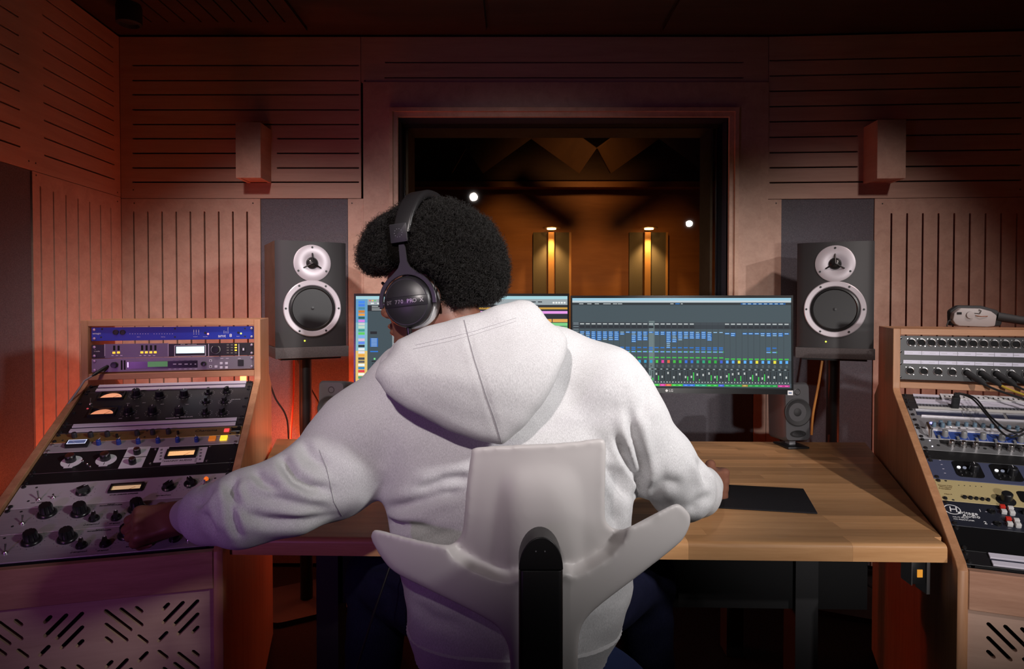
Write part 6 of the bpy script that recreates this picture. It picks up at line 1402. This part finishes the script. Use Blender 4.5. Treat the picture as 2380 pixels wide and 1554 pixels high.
V6, F6 = surfnets(shell_sdf, (lo[0] - .04, 1.02, lo[2]), (hi[0] + .05, 1.20, hi[2] + .01), .0034)
V6 = relax(V6, F6, 8)
WSH = mat('chair_white', (.60, .565, .56), .42, spec=.4)
chair = empty('swivel_chair', (pcx[0], 1.30, 0), 'white swivel chair with winged back and black post, under the person', 'chair')
rel_ = np.array([pcx[0], 1.30, 0])
reg(bpy.data.objects.new('backrest', rawmesh('backrest', V6 - rel_, F6, WSH)), chair)
# black post with a rounded cap
pl0, pr0 = A(1206, 1330, 1.0), A(1309, 1330, 1.0); pw_ = (pr0[0] - pl0[0]) / 2; pxm = (pl0[0] + pr0[0]) / 2; zcap = A(1258, 1322, 1.0)[2]; ztop = A(1258, 1248, 1.0)[2]
POST = mat('post_black', (.016, .015, .016), .38)
cp = [(pw_ * math.cos(t), zcap + (ztop - zcap) * math.sin(t)) for t in np.linspace(0, math.pi, 20)] + [(-pw_, zcap - .002), (pw_, zcap - .002)]
MB().prism(cp, 1.0, 1.050, lambda x, z, y: (pxm + x - rel_[0], y - rel_[1], z)).build('post_cap', POST, chair, bevel=.007, segs=4)
z_ = zcap - .0035; prof = []
pv = []; fv = []; sec = rrect(-pw_, pw_, -.024, .024, .008, 3); path = [(1.024, z_), (1.022, z_ - .08), (1.022, z_ - .18), (1.035, z_ - .27), (1.09, z_ - .34), (1.18, z_ - .37), (1.26, z_ - .38)]
for i, (yy, zz) in enumerate(path):
    j0, j1 = max(i - 1, 0), min(i + 1, len(path) - 1); ty, tz_ = path[j1][0] - path[j0][0], path[j1][1] - path[j0][1]; q = math.hypot(ty, tz_); ny, nz_ = -tz_ / q, ty / q
    for x_, y_ in sec: pv.append((pxm + x_ - rel_[0], yy + ny * y_ - rel_[1], zz + nz_ * y_))
m_ = len(sec)
for i in range(len(path) - 1):
    for j in range(m_): fv.append((i * m_ + j, i * m_ + (j + 1) % m_, (i + 1) * m_ + (j + 1) % m_, (i + 1) * m_ + j))
fv += [tuple(range(m_)), tuple((len(path) - 1) * m_ + j for j in range(m_))]
MB().add(pv, fv).build('post', POST, chair, bevel=.002)
for dx in (-.008, .006): MB().lathe([(.0012, 0), (.0012, .0006)], 8, (pxm + dx - rel_[0], -.30 - .0006, zcap + .028), axis='y').build('cap_mark', GREY, chair)
# saddle seat: pad, rim, column, star base
SZ = .50
seat = lambda k, z0, z1: [(k * .235 * (1.0 if abs(math.sin(t)) < .2 else 1) * math.cos(t) * (1 - .28 * max(math.sin(t), 0)), k * .215 * math.sin(t)) for t in [2 * math.pi * i / 40 for i in range(40)]]
MB().prism(seat(1, 0, 0), SZ - .035, SZ).build('seat_shell', WSH, chair, bevel=.01, segs=3); MB().prism(seat(.95, 0, 0), SZ, SZ + .045).build('seat_pad', mat('seat_blue', (.02, .035, .12), .8), chair, bevel=.018, segs=4)
MB().cyl((0, 0, .09), .028, SZ - .125, 20).build('column', POST, chair)
for k in range(5):
    a = 2 * math.pi * k / 5 + .3; ca, sa = math.cos(a), math.sin(a)
    MB().tube([(0, 0, .10), (.15 * ca, .15 * sa, .088), (.30 * ca, .30 * sa, .070)], [.028, .022, .016], 10).build('leg', POST, chair)
    MB().lathe([(.027, -.012), (.030, -.008), (.030, .008), (.027, .012)], 20, (.30 * ca, .30 * sa, .031), axis='y').build('castor', BLKM, chair)
